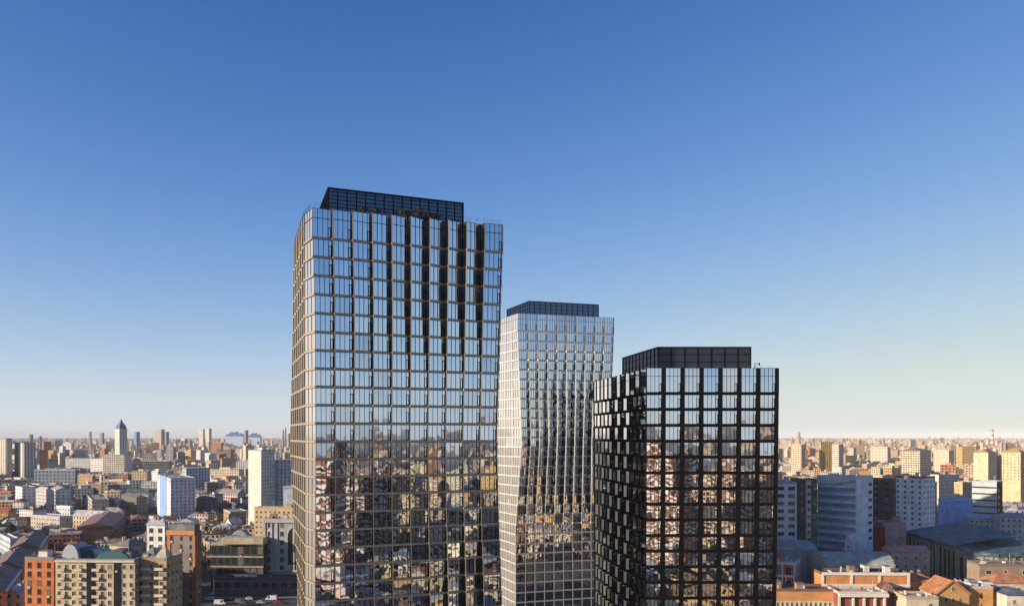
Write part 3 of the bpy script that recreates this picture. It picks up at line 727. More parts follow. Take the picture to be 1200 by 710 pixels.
def arena(xa, xb, ytop, dep, lb):
    w = (xb - xa) / F * dep; h = Z(ytop, dep); e = empty('arena_hall', (X((xa + xb) / 2, dep), dep, 0)); tag(e, lb, 'arena')
    wb = MB(); wb.prism([(-w / 2, 0), (w / 2, 0), (w / 2, 40), (-w / 2, 40)], 0, h - 30, 0, None); wb.build('wall', 'plaster', e, color=(.5, .6, .7))
    rb = MB(); n = 12; pr = [(-w / 2 + w * i / n, h - 30 + 30 * math.sin(math.pi * i / n) ** .6 * (.78 + .22 * math.sin(i * 2.1))) for i in range(n + 1)]
    for p, q in zip(pr, pr[1:]): rb.face([(p[0], -2, p[1]), (q[0], -2, q[1]), (q[0], 42, q[1]), (p[0], 42, p[1])])
    rb.face([(p[0], -2, p[1]) for p in reversed(pr)][::-1]); rb.build('roof', 'roofing', e, color=(.03, .18, .48))
arena(264, 285, 505.5, 5600, 'blue arched arena roof on the skyline, left one of the pair')
arena(290, 305, 507, 5800, 'smaller blue arched arena roof on the skyline, right one of the pair')
def chimney(px, ytop, dep, rad, cols, lb, nsec=6):
    h = Z(ytop, dep); e = empty('factory_chimney', (X(px, dep), dep, 0)); tag(e, lb, 'chimney')
    for s in range(nsec):
        b = MB(); z0, z1 = h * s / nsec, h * (s + 1) / nsec; r0, r1 = rad * (1.4 - .4 * s / nsec), rad * (1.4 - .4 * (s + 1) / nsec); K = 14
        for i in range(K):
            a, c = 2 * math.pi * i / K, 2 * math.pi * (i + 1) / K
            b.face([(r0 * math.cos(a), r0 * math.sin(a), z0), (r0 * math.cos(c), r0 * math.sin(c), z0), (r1 * math.cos(c), r1 * math.sin(c), z1), (r1 * math.cos(a), r1 * math.sin(a), z1)])
        b.build('shaft_section', 'plaster', e, color=cols[s % len(cols)])
chimney(331.8, 504, 4600, 4.4, [(.22, .2, .22)], 'thin dark factory chimney, left of the pair beside the tallest tower')
chimney(334.6, 501, 4700, 3.8, [(.22, .2, .22)], 'taller thin factory chimney, right of the pair beside the tallest tower')
chimney(1163.2, 503, 5200, 6, [(.62, .58, .55), (.42, .1, .07)], 'red and white banded factory chimney on the right skyline', 8)
chimney(936, 506, 5000, 9, [(.40, .28, .2)], 'brown cone shaped spire on the right skyline', 3)

# ---- right, shaded middle
go = hero('office_building', 'blue glass office block with a curved white roof edge', 'office building', 958, 1003, 1023, 560, 432, 42, (.46, .55, .64), (.56, .60, .64), fh=4.0, bw=3.0, ww=2.8, wh=2.5, trim=(.20, .27, .34), faces=(), land='the blue glass office', ybot=640, clutter=6)
for f in range(11):
    band(go[0], go[1][3], go[1][0], go[2] - 7.3 - 4 * f, go[2] - 4.9 - 4 * f, .12, 'window_strip', 'strip_glass', None, .015, .985)
    for t in range(1, 9): band(go[0], go[1][3], go[1][0], go[2] - 7.3 - 4 * f, go[2] - 4.9 - 4 * f, .2, 'mullion', 'trim', (.3, .38, .45), t / 9 - .004, t / 9 + .004)
for f in range(9): band(go[0], go[1][3], go[1][0], go[2] - 5.2 - 4 * f, go[2] - 4.3 - 4 * f, .35, 'floor_band', 'plaster', (.66, .71, .76))
band(go[0], go[1][0], go[1][1], 0, go[2] - .5, .15, 'pale_end_wall', 'plaster', (.62, .70, .76), .02, .98)
for f in range(8):
    for t in (.72,): band(go[0], go[1][0], go[1][1], go[2] - 4.6 - 4 * f, go[2] - 3.0 - 4 * f, .22, 'window', 'winglass', None, t, t + .2)
q = MB(); A_, B_ = go[1][3], go[1][0]; u = unit(vsub(B_, A_)); L = math.hypot(*vsub(B_, A_)); n = (u[1], -u[0])
for i in range(16):
    t0, t1 = i / 16, (i + 1) / 16; z0 = go[2] - 2.2 * math.sin(math.pi * t0) ** 1; 
    q.wall(along(A_, u, L * t0), along(A_, u, L * t1), go[2] - 3.6 + 2.6 * t0 * t0, go[2] + .9 + 1.0 * t0, n, -.3, .9)
q.build('curved_fascia', 'plaster', go[0], color=(.58, .62, .66))
of2 = hero('office_building', 'pale banded office wing behind the black tower edge, left of the blue glass office', 'office building', 896, 934, 936, 566, 436, 86, (.60, .65, .70), (.4, .42, .45), fh=3.9, bw=4, ww=3.4, wh=2.0, trim=(.5, .54, .58), ybot=640, L=14)
hero('office_building', 'dark brown pier block beside the pale banded office wing', 'office building', 935, 945, 946, 563, 437, 86, (.10, .08, .08), (.15, .13, .13), fh=3.9, bw=5, ww=1.2, wh=1.6, skip=.6, ybot=640, L=14, clutter=0)
w3 = hero('office_building', 'narrow white banded wing with dark windows left of the green pier', 'office building', 945.5, 951, 952, 564, 434, 86, (.55, .58, .62), (.4, .42, .44), fh=3.9, bw=2.2, ww=1.8, wh=2.1, ybot=640, L=14, clutter=0)
hero('office_building', 'narrow dark green pier at the left end of the blue glass office', 'office building', 951.8, 957.5, 958, 563, 433, 86, (.05, .10, .08), (.05, .09, .08), fh=3.9, bw=3, ww=1.1, wh=2, skip=.4, ybot=640, L=14, clutter=0)
hero('apartment_tower', 'dark brown tower block with reddish roof beside the blue glass office', 'tower block', 1020, 1046, 1050, 562, 470, 40, (.09, .07, .07), (.26, .12, .10), fh=3.3, bw=4.2, ww=2.2, wh=1.8, trim=(.12, .1, .1), land='the dark brown tower block', ybot=625, clutter=5)
wa = hero('apartment_building', 'white apartment block with red roof patches in the shade', 'apartment block', 1048, 1082, 1096, 560, 520, 42, (.70, .72, .76), (.34, .13, .10), fh=3.3, bw=3.6, ww=1.5, wh=1.5, land='the white shaded block', ybot=608, clutter=6)
hero('apartment_building', 'brown end block with pale roof joined right of the white shaded block', 'apartment block', 1091, 1098, 1100, 566, 560, 70, (.26, .20, .17), (.42, .36, .3), fh=3.3, bw=3.6, ybot=608, clutter=1)
sg = hero('office_building', 'light grey office block with thin dark floor lines and black end', 'office building', 1139, 1168, 1190, 565, 600, 45, (.48, .50, .50), (.38, .38, .38), fh=4.6, bw=60, ww=1, wh=1, skip=1., land='the grey striped office', ybot=606, clutter=4)
for f in range(7): band(sg[0], sg[1][3], sg[1][0], sg[2] - 4.4 - 4.6 * f, sg[2] - 3.4 - 4.6 * f, .06, 'window_strip', 'winglass', None, .01, .99)
band(sg[0], sg[1][0], sg[1][1], 0, sg[2] - .4, .12, 'black_end_wall', 'black_metal', None, .02, .98)
for f in range(5):
    for t in (.18, ): band(sg[0], sg[1][0], sg[1][1], sg[2] - 7.2 - 4.6 * f, sg[2] - 5 - 4.6 * f, .22, 'round_window', 'trim', (.5, .46, .36), t, t + .24)
hero('shed_building', 'bright blue sheet metal shed between the white shaded block and grey striped office', 'shed', 1107, 1140, 1143, 587, 585, 80, (.26, .42, .75), (.34, .46, .68), 'gable', fh=5, bw=8, ww=1, wh=1, skip=1, rh=2, ybot=606, clutter=0, land='the blue shed')
hero('low_building', 'long low pale blue roofed row below the grey striped office', 'building', 1136, 1172, 1176, 607, 560, 78, (.42, .44, .48), (.40, .47, .56), 'gable', fh=3.4, bw=3, rh=2, ybot=616, clutter=1)
hero('low_building', 'low lilac grey house row at the right edge under the grey striped office', 'building', 1172, 1212, 1216, 606, 545, 80, (.46, .44, .46), (.34, .34, .4), 'hip', fh=3.4, bw=3, rh=2.4, ybot=616, clutter=3)
# dark red glass drum and pink wing
dr = hero('office_building', 'pinkish brick wing with pale band right of the dark red drum', 'office building', 1035, 1062, 1064, 614, 455, 82, (.52, .29, .28), (.3, .33, .37), fh=4, bw=4, ww=1.6, wh=1.2, trim=(.3, .2, .2), skip=.5, ybot=643, L=16, land='the pink brick wing')
band(dr[0], dr[1][3], dr[1][0], dr[2] - 7, dr[2] - 4, .3, 'pale_band', 'plaster', (.38, .36, .42))
e = empty('drum_building', (X(1027, 458), 458, 0)); tag(e, 'dark red glazed drum with rounded top beside the pink brick wing', 'building')
b = MB(); K = 22; rad = 4.3; hd = Z(612, 454)
fr_ = MB()
for i in range(K):
    a, c = 2 * math.pi * i / K, 2 * math.pi * (i + 1) / K
    for s, (z0, z1, r0, r1) in enumerate([(0, hd - 2.5, rad, rad), (hd - 2.5, hd - .9, rad, rad * .82), (hd - .9, hd, rad * .82, 0.2)]):
        b.face([(r0 * math.cos(a), r0 * math.sin(a), z0), (r0 * math.cos(c), r0 * math.sin(c), z0), (r1 * math.cos(c), r1 * math.sin(c), z1), (r1 * math.cos(a), r1 * math.sin(a), z1)])
    p, q = (rad * math.cos(a), rad * math.sin(a)), (rad * math.cos(c), rad * math.sin(c)); n = unit(p)
    fr_.wall(along(p, unit(vsub(q, p)), -.06), along(p, unit(vsub(q, p)), .06), 0, hd - 2.5, n, 0, .12)
    for f in range(9): fr_.wall(p, q, hd - 2.6 - 2.9 * f, hd - 2.45 - 2.9 * f, n, -.05, .1)
M['redglass'] = m_plain('dark_red_glass', (.32, .022, .02), .15, 0, .3, .3); M['redframe'] = m_plain('red_frame', (.42, .05, .04), .4)
b.build('wall', 'redglass', e); fr_.build('frame', 'redframe', e); HERO.append((1016, 1036, 610, 645, 455))
hero('low_building', 'low red brick wing left of the dark red drum', 'building', 1002, 1017, 1018, 625, 462, 80, (.27, .10, .08), (.22, .1, .08), fh=4, bw=4, ww=1.4, wh=1.6, ybot=645, L=10, clutter=1)
hero('low_building', 'small pale blue gabled house before the blue glass office', 'house', 990, 998, 1008, 634, 418, 45, (.55, .60, .68), (.48, .54, .62), 'gable', fh=4, bw=5, ww=1.2, wh=1.2, skip=.4, rh=3, ybot=648, clutter=0)
# long dark green hall, right
e = empty('market_hall', (X(1130, 430), 430, 0)); tag(e, 'long dark green roofed hall with stone pilaster wall curving to the right edge', 'hall')
pth = [(1058, 470), (1075, 452), (1100, 425), (1122, 408), (1140, 402), (1170, 398), (1215, 400)]
ftop = [618, 622, 630, 640, 652, 655, 657]
fr2 = []; 
for (px, dp), fy in zip(pth, ftop): fr2.append((X(px, dp) - e.location.x, dp - e.location.y, 27 if px < 1130 else 24.5))
b, r = MB(), MB()
for (p, q) in zip(fr2, fr2[1:]):
    zt = min(p[2], q[2])
    b.face([(p[0], p[1], 0), (q[0], q[1], 0), (q[0], q[1], q[2]), (p[0], p[1], p[2])], 0)
    u = unit((q[0] - p[0], q[1] - p[1])); n = (-u[1], u[0])
    r.face([(p[0] - n[0], p[1] - n[1], p[2]), (q[0] - n[0], q[1] - n[1], q[2]), (q[0] + n[0] * 22 + 10, q[1] + n[1] * 40, q[2] + 5), (p[0] + n[0] * 22 + 10, p[1] + n[1] * 40, p[2] + 5)], 0)
    r.face([(p[0] - n[0], p[1] - n[1], p[2] - 1.5), (q[0] - n[0], q[1] - n[1], q[2] - 1.5), (q[0] - n[0], q[1] - n[1], q[2]), (p[0] - n[0], p[1] - n[1], p[2])], 0)
b.build('wall', 'plaster', e, color=(.27, .27, .22)); r.build('roof', 'roofing', e, color=(.05, .105, .135))
for s, (p, q) in enumerate(zip(fr2, fr2[1:])):
    L = math.hypot(q[0] - p[0], q[1] - p[1]); u = unit((q[0] - p[0], q[1] - p[1])); n = (u[1], -u[0])
    for i in range(int(L / 4)):
        t = (i + .5) * 4; w = MB(); c = along((p[0], p[1]), u, t); w.wall(along(c, u, -.7), along(c, u, .7), 8, min(p[2], q[2]) - 3, n, 0, .25); w.build('window', 'winglass', e)
        w = MB(); c = along((p[0], p[1]), u, t + 2); w.wall(along(c, u, -.4), along(c, u, .4), 0, min(p[2], q[2]) - 1.6, n, 0, .5); w.build('pilaster', 'plaster', e, color=(.33, .31, .26))
HERO.append((1056, 1200, 608, 665, 430)); LAND.append(('the dark green hall', 1135, 645)); FOOT.append((X(1140, 425), 425, 42)); FOOT.append((X(1090, 445), 445, 25)); FOOT.append((X(1190, 425), 425, 30))
hero('low_building', 'low house with dusty pink sheet roof before the dark green hall', 'house', 1045, 1090, 1093, 647, 392, 84, (.34, .31, .28), (.58, .24, .23), 'gable', fh=4, bw=3.5, rh=2.4, ybot=668, clutter=2, L=14)
hero('low_building', 'low tan wall building with flat roof under the dark green hall at right', 'building', 1148, 1212, 1214, 663, 372, 86, (.30, .22, .15), (.2, .17, .14), fh=4.2, bw=6, ww=2.4, wh=1.8, ybot=678, clutter=3, L=12)
# white grid building and grey vaulted roofs
wg = hero('grid_building', 'small white framed building with red brick infill panels beside the black tower', 'building', 903, 931, 959, 660, 372, 62, (.36, .10, .08), (.34, .38, .42), fh=5.6, bw=4.2, ww=2.6, wh=3.6, trim=(.68, .64, .62), land='the white framed building', ybot=684, clutter=2)
for f in (3, 0):
    a, b_ = wg[1][f], wg[1][(f + 1) % 4]; L = math.hypot(*vsub(b_, a)); k = max(2, round(L / 4.2))
    for i in range(k + 1): band(wg[0], a, b_, 4, wg[2] + .5, .35, 'white_pier', 'trim', (.70, .66, .63), max(0, i / k - .035), min(1, i / k + .035))
    for z in (wg[2] - .2, wg[2] - 5.7): band(wg[0], a, b_, z - .5, z + .4, .42, 'white_band', 'trim', (.70, .66, .63))
def long_vault(name, lb, x0, x1, ytop, dep, dlen, wallcol, col, wall_h, ridge_x=True, cat='hall'):
    e = empty(name, (X((x0 + x1) / 2, dep), dep, 0)); tag(e, lb, cat); w = (x1 - x0) / F * dep; zt = Z(ytop, dep + dlen * .5)
    b = MB(); b.prism([(-w / 2, 0), (w / 2, 0), (w / 2, dlen), (-w / 2, dlen)], 0, wall_h, 0, None); b.build('wall', 'plaster', e, color=wallcol)
    r = MB(); K = 10; pr = [(-.6 + (dlen + 1.2) * (1 - math.cos(math.pi * i / K)) / 2, wall_h + (zt - wall_h) * math.sin(math.pi * i / K) ** .8) for i in range(K + 1)]
    for i, (p, q) in enumerate(zip(pr, pr[1:])): r.face([(-w / 2 - .4, p[0], p[1]), (w / 2 + .4, p[0], p[1]), (w / 2 - .6, q[0], q[1]), (-w / 2 + .6, q[0], q[1])])
    r.face([(-w / 2, p[0], p[1]) for p in pr], 1); r.face([(w / 2, p[0], p[1]) for p in pr][::-1], 1)
    for i in range(1, int(w / 3)):
        x = -w / 2 + i * 3
        for p, q in zip(pr, pr[1:]): r.face([(x - .06, p[0], p[1] + .08), (x + .06, p[0], p[1] + .08), (x + .06, q[0], q[1] + .08), (x - .06, q[0], q[1] + .08)], 0)
    r.build('roof', ['roofing', 'trim'], e, color=col); HERO.append((x0, x1, ytop - 2, ytop + 28, dep)); FOOT.append((e.location.x, dep + dlen / 2, max(w, dlen) / 2)); return e
long_vault('hall_building', 'hall with long plain grey vaulted metal roof in front of the pink brick wing', 966, 1049, 646, 374, 22, (.33, .33, .32), (.36, .38, .37), 19)
long_vault('hall_building', 'hall with pale blue grey domed roof above the white framed building', 902, 957, 633, 396, 20, (.33, .35, .37), (.30, .36, .42), 26.5)
# sunlit foreground right
def lit(name, lb, xl, xr, yt, dep, wc, rc, rt='flat', **k): return hero(name, lb, k.pop('cat', 'building'), xl, xr, xr + .6, yt, dep, 88, wc, rc, rt, L=k.pop('L', 12), **k)
l1 = lit('low_building', 'long orange fronted building with white parapet in full sun', 963, 1066, 673, 352, (.55, .24, .09), (.16, .10, .09), fh=5.5, bw=9, ww=7.4, wh=2.8, trim=(.72, .66, .55), skip=1, land='the long orange front', clutter=4, ybot=690)
for z, hh_ in ((l1[2] - .3, 1.2), (l1[2] - 5.2, 1.2)): band(l1[0], l1[1][3], l1[1][0], z, z + hh_, .5, 'parapet_band', 'trim', (.74, .68, .58))
for t in (.012, .34, .66, .988): band(l1[0], l1[1][3], l1[1][0], l1[2] - 4, l1[2] - .3, .4, 'white_pier', 'trim', (.74, .68, .58), t - .012, t + .012)
l2 = lit('low_building', 'orange wall with cream arcaded ground floor beside the black tower', 896, 981, 692, 342, (.58, .28, .11), (.20, .11, .09), fh=6, bw=3.2, ww=1.2, wh=2.8, trim=(.66, .55, .38), land='the orange arcade', clutter=1, faces=())
band(l2[0], l2[1][3], l2[1][0], 0, l2[2] - 4.2, .3, 'cream_arcade', 'plaster', (.62, .53, .38))
u = unit(vsub(l2[1][0], l2[1][3])); L = math.hypot(*vsub(l2[1][0], l2[1][3])); n = (u[1], -u[0])
for i in range(int(L / 1.9)):
    o = link('window', win_mesh(.75, 2.0), l2[0], (*along(l2[1][3], u, (i + .7) * 1.9, n, .34), l2[2] - 6.6), (.4, .3, .18)); o.rotation_euler = (0, 0, math.atan2(u[1], u[0]))
l3 = lit('low_building', 'cream gateway block with white canopy and maroon bays', 982, 1040, 695, 336, (.27, .08, .07), (.55, .48, .38), fh=6, bw=4, ww=2, wh=3, skip=1, clutter=1, land='the white canopy gateway')
band(l3[0], l3[1][3], l3[1][0], l3[2] - 1.2, l3[2] + .2, 1.6, 'canopy', 'trim', (.74, .7, .6))
for t in (.02, .30, .52, .74, .93): band(l3[0], l3[1][3], l3[1][0], 0, l3[2] - 1.2, .9, 'column', 'trim', (.7, .62, .48), t - .02, t + .02)
lit('low_building', 'maroon rounded roof pavilion right of the white canopy gateway', 1040, 1050, 694, 340, (.20, .05, .045), (.16, .045, .04), 'hip', fh=5, bw=4, rh=3.2, clutter=0, skip=1)
lit('low_building', 'orange house with broad rust roof left of the white gable', 1050, 1098, 681, 354, (.56, .34, .14), (.44, .18, .07), 'hip', fh=4, bw=3.4, rh=3, clutter=2, ybot=700)
def gable_house(lb, x0, x1, ybase, yapex, dep, wallc, rc, dlen=14):
    e = empty('gable_house', (X((x0 + x1) / 2, dep), dep, 0)); tag(e, lb, 'house'); w = (x1 - x0) / F * dep; zb, za = Z(ybase, dep), Z(yapex, dep)
    b = MB(); b.prism([(-w / 2, 0), (w / 2, 0), (w / 2, dlen), (-w / 2, dlen)], 0, zb, 0, None)
    b.face([(-w / 2, 0, zb), (w / 2, 0, zb), (0, 0, za)]); b.face([(w / 2, dlen, zb), (-w / 2, dlen, zb), (0, dlen, za)]); b.build('wall', 'plaster', e, color=wallc)
    r = MB(); o = .5; s = (za - zb) / (w / 2)
    for sg_ in (-1, 1):
        f = [(0, -o, za + .1), (0, dlen + o, za + .1), (sg_ * (w / 2 + o), dlen + o, zb - o * s + .1), (sg_ * (w / 2 + o), -o, zb - o * s + .1)]
        r.face(f if sg_ < 0 else f[::-1]); r.face([(p[0], p[1], p[2] + .3) for p in (f[::-1] if sg_ < 0 else f)])
        r.face([(0, -o, za + .1), (sg_ * (w / 2 + o), -o, zb - o * s + .1), (sg_ * (w / 2 + o), -o, zb - o * s + .9), (0, -o, za + 1.0)], 1)
    r.build('roof', ['roofing', 'trim'], e, color=rc)
    for x, z in ((0, zb + (za - zb) * .25), (-w * .22, zb - 3.2), (w * .22, zb - 3.2), (0, zb - 3.2)):
        link('window', win_mesh(1.1, 1.8), e, (x, -.02, z), (.66, .55, .4))
    FOOT.append((e.location.x, dep + dlen / 2, max(w, dlen) * .6)); HERO.append((x0, x1, yapex, 712, dep)); return e
gable_house('small ochre house with steep white edged gable in the sun', 1098, 1136, 696, 681, 338, (.58, .33, .12), (.46, .19, .08))
lit('low_building', 'orange walled villa with white cluttered roof terrace', 1136, 1164, 689, 340, (.58, .29, .10), (.5, .46, .4), fh=4.5, bw=5, ww=.8, wh=2.4, trim=(.4, .22, .1), clutter=12, skip=.3, land='the terrace villa')
lit('low_building', 'cream building with bright orange tile roof and white cornice at right edge', 1164, 1212, 683, 350, (.62, .52, .36), (.50, .20, .09), 'hip', fh=4, bw=4, rh=3.4, clutter=1, land='the orange tile roof')
lit('low_building', 'white house with dark solar roof in the bottom right corner', 1180, 1214, 697, 333, (.66, .58, .46), (.10, .12, .17), 'hip', fh=4, bw=4.4, rh=2, clutter=0)
e = lit('low_building', 'curved cream wall pavilion at the bottom edge right of the gateway', 1062, 1100, 701, 328, (.64, .54, .38), (.45, .38, .28), clutter=2, fh=4, bw=5, skip=.5)
# far right, sunlit
for xl, xc, xr, yt, dep, r, wc, rc, rt, lb, ln, yb in [
    (927, 939, 957, 521, 1500, 40, (.60, .48, .32), (.5, .42, .32), 'flat', 'cream block with broad flat roof beside the black tower', 'the broad cream block', 548),
    (960, 962, 975, 518, 1520, 10, (.60, .40, .12), (.45, .3, .12), 'flat', 'bright yellow ochre block right of the broad cream block', 'the yellow block', 548),
    (975, 983, 1005, 521, 1480, 35, (.66, .58, .46), (.5, .45, .38), 'flat', 'pale cream office with ribbed windows right of the yellow block', None, 548),
    (1020, 1040, 1052, 524, 1900, 40, (.64, .56, .44), (.5, .44, .36), 'flat', 'long white cream block on the right plain', None, 540),
    (1055, 1078, 1091, 528, 1250, 42, (.60, .50, .34), (.30, .17, .12), 'hip', 'cream windowed block with brown shaded end wall', 'the brown ended block', 555),
    (1094, 1112, 1141, 528, 1450, 30, (.60, .52, .38), (.5, .42, .3), 'flat', 'long cream terrace with tall windows beyond the brown ended block', None, 545),
    (1141, 1158, 1168, 530, 1050, 42, (.62, .50, .32), (.50, .27, .10), 'hip', 'cream apartment tower with orange hipped roof at right', 'the orange hipped tower', 566),
    (1168, 1172, 1176, 535, 1080, 40, (.30, .22, .18), (.3, .25, .2), 'flat', 'narrow brown link block between two cream towers', None, 566),
    (1174, 1196, 1240, 530, 900, 35, (.62, .46, .26), (.50, .30, .12), 'hip', 'wide ochre cream apartment block at the right edge', 'the wide ochre block', 590),
    (1090, 1100, 1124, 557, 760, 30, (.62, .55, .44), (.6, .54, .44), 'flat', 'flat pale roofed pavilion beyond the white shaded block', None, 566),
    (1118, 1128, 1142, 566, 680, 35, (.52, .36, .2), (.5, .4, .28), 'flat', 'small tan block beside the grey striped office', None, 585)]:
    hero('apartment_building', lb, 'building', xl, xc, xr, yt, dep, r, wc, rc, rt, fh=3.3, bw=3.4, real=dep < 1060, rh=4, land=ln, ybot=yb, ww=1.3, wh=1.6, clutter=3)

# ---- tall blocks added unseen behind the three towers to shade the right middle ground
for i, (x, y, w, dd, h) in enumerate([(98, 400, 40, 26, 84), (108, 448, 44, 28, 98), (122, 500, 46, 28, 98), (136, 552, 46, 28, 94), (150, 604, 50, 28, 86), (150, 655, 60, 28, 80), (60, 470, 40, 26, 72), (70, 560, 50, 30, 74), (-20, 420, 30, 30, 60)]):
    e = empty('apartment_tower', (x, y, 0)); tag(e, 'plain grey block added unseen behind the glass towers to cast shade', 'apartment tower', 'added shade casters behind the glass towers')
    fp = [(-w / 2, -dd / 2), (w / 2, -dd / 2), (w / 2, dd / 2), (-w / 2, dd / 2)]
    b = MB(); b.prism(fp, 0, h, 0, None, uvs=(3.2, 3)); b.build('wall', 'facade', e, color=(.42, .41, .40)); flat_roof(e, fp, h, GMET, GY, rnd, 2)
    FOOT.append((x, y, math.hypot(w, dd) / 2))
for px_, d_, r_ in ((470, 190, 36), (650, 335, 36), (815, 215, 40)): FOOT.append((X(px_, d_), d_, r_))

# ------------------------------------------------------------------ generic city
PAL = [('white', W_, 4), ('cream', CR, 4), ('grey', GY, 3), ('tan', TN, 3), ('brick red', BK, 2), ('ochre', OC, 1.3), ('brown', BR, 1.5), ('pink', (.52, .36, .31), 1.3), ('pale blue', (.42, .48, .56), .8)]
RPAL = [('grey', GMET, 4), ('black', DARK, 2), ('rust', RUST, 2), ('brown', (.16, .11, .08), 2), ('pale', PALE, 4), ('green', (.07, .13, .11), .6)]
def pick(pal): return rnd.choices(pal, [p[2] for p in pal])[0]
gen = []
def generic(x, y, w, dd, h, rz, view):
    wl, rf = pick(PAL), pick(RPAL); rt = rnd.choices(['flat', 'hip', 'gable'], [5, 2, 2] if h < 20 else [8, 1, 0])[0]
    name = 'apartment_building' if h > 17 else rnd.choice(['low_building', 'town_house', 'workshop_building'])
    e = empty(name, (x, y, 0), rz); fp = [(-w / 2, -dd / 2), (w / 2, -dd / 2), (w / 2, dd / 2), (-w / 2, dd / 2)]
    b = MB(); b.prism(fp, 0, h, 0, None, uvs=(rnd.uniform(2.8, 3.8), 3.2))
    k = rnd.uniform(.85, 1.12); b.build('wall', 'facade', e, color=tuple(c * k for c in wl[1]))
    if rt == 'flat': flat_roof(e, fp, h, rf[1], wl[1], rnd, rnd.randint(2, 6) if y < 700 else rnd.randint(1, 3))
    else: pitched_roof(e, fp, h, rnd.uniform(2.5, 4.5), rf[1], wl[1], rt == 'hip', rnd, 1 if y < 900 else 0)
    gen.append((e, wl[0], rf[0], rt, w, h, view))
def clash(x, y, r): return any((x - a) ** 2 + (y - c) ** 2 < (r + q) ** 2 * .8 for a, c, q in FOOT)
def occludes(px0, px1, ytop, dep):
    for a, c, yt, yb, dd in HERO:
        if dd > dep - 5 and px1 > a and px0 < c and ytop < yb - 2: return True
    return False
y = 335.0
while y < 1000:
    step = 21 + y * .010
    lo, hi = X(-40, y), X(1240, y); x = lo
    while x < hi:
        w = rnd.choice([9, 12, 14, 18, 22, 28]) * rnd.uniform(.85, 1.2); dd = rnd.uniform(9, 15); cx_, cy_ = x + w / 2, y + rnd.uniform(-6, 6)
        h = rnd.choice([5, 6, 7, 8, 9, 10, 12, 15]) if y < 700 else rnd.choice([5, 6, 7, 8, 9, 10, 12, 14, 17])
        x += w + rnd.uniform(2, 16)
        px0, px1 = PX(cx_ - w / 2, cy_), PX(cx_ + w / 2, cy_); mid = (px0 + px1) / 2
        inview = (px1 > -5 and px0 < 346) or (px1 > 908 and px0 < 1205)
        if not inview and rnd.random() < (.75 if 360 < mid < 900 else .3): continue
        if clash(cx_, cy_, math.hypot(w, dd) / 2 * .8): continue
        if y < 445 and px1 > 222 and px0 < 372: continue
        while h > 5 and occludes(px0, px1, PY(h + 3, cy_), cy_): h -= 1.5
        if h < 4: continue
        if y < 560 and px0 > 900 and rnd.random() < .2: continue
        generic(cx_, cy_, w, dd, h, rnd.choice([-.5, -.25, -.1, .05, .15, .3, .5, .75]) , inview); FOOT.append((cx_, cy_, math.hypot(w, dd) / 2 * .8))
    y += step

# labels for the generic blocks: colour, roof, nearest landmark, then order
def describe(g):
    e, wl, rf, rt, w, h, view = g; px, py = PX(e.location.x, e.location.y), PY(h, e.location.y)
    best = min(LAND, key=lambda l: ((l[1] - px) ** 2 + 2.2 * (l[2] - py) ** 2))
    dx, dy = px - best[1], py - best[2]
    rel = ('left of ' if dx < 0 else 'right of ') if abs(dx) > 1.5 * abs(dy) else ('beyond ' if dy < 0 else 'in front of ')
    size = 'tall ' if h > 24 else 'low ' if h < 9 else ''
    rn = {'flat': 'flat %s roof', 'hip': 'hipped %s roof', 'gable': 'gabled %s roof'}[rt] % rf
    return f"{size}{wl} {'block' if h > 17 else 'building'} with {rn} {rel}{best[0]}"
ORD = ['leftmost', 'second from left', 'third from left', 'fourth from left', 'fifth from left', 'sixth from left', 'seventh from left', 'eighth from left', 'ninth from left']
groups = {}
for g in gen:
    if g[6]: groups.setdefault(describe(g), []).append(g)
    else: tag(g[0], 'ordinary city building hidden from view or outside the frame', 'building', 'city buildings hidden behind the towers')
for lb, gs in groups.items():
    gs.sort(key=lambda g: PX(g[0].location.x, g[0].location.y))
    for i, g in enumerate(gs):
        full = lb if len(gs) == 1 else f"{lb}, {ORD[min(i, 8)]}"
        if len(full.split()) > 16: full = full.replace(' with flat ', ', ').replace(' with hipped ', ', hipped ').replace(' with gabled ', ', gabled ').replace('in front of', 'before')
        tag(g[0], full, 'building', 'city buildings around the towers')
print('generic', len(gen), 'in view', sum(1 for g in gen if g[6]))

# ------------------------------------------------------------------ far city: thousands of blocks that read as one mass
far = MB(); fr3 = random.Random(11)
def far_block(x, y, w, dd, h, rz, warm=False):
    c, s = math.cos(rz), math.sin(rz); fp = [(x + a * c - b_ * s, y + a * s + b_ * c) for a, b_ in ((-w / 2, -dd / 2), (w / 2, -dd / 2), (w / 2, dd / 2), (-w / 2, dd / 2))]
    wl = fr3.choices(PAL, [p[2] for p in PAL])[0][1]; rf = fr3.choices(RPAL, [p[2] for p in RPAL])[0][1]; k = fr3.uniform(.85, 1.15)
    if warm and wl[2] > wl[0] * .8: wl = fr3.choice([CR, TN, (.62, .54, .42), OC])
    wl = tuple(v * k for v in wl)
    far.prism(fp, 0, h, 0, None, uvs=(3.6, 3.3), tint=wl); far.face([(*p, h) for p in fp], 0, None, rf)
    if fr3.random() < .5:
        fp2 = [(x + (p[0] - x) * .35, y + (p[1] - y) * .4) for p in fp]; far.prism(fp2, h, h + 2.5, 0, 0, tint=wl)
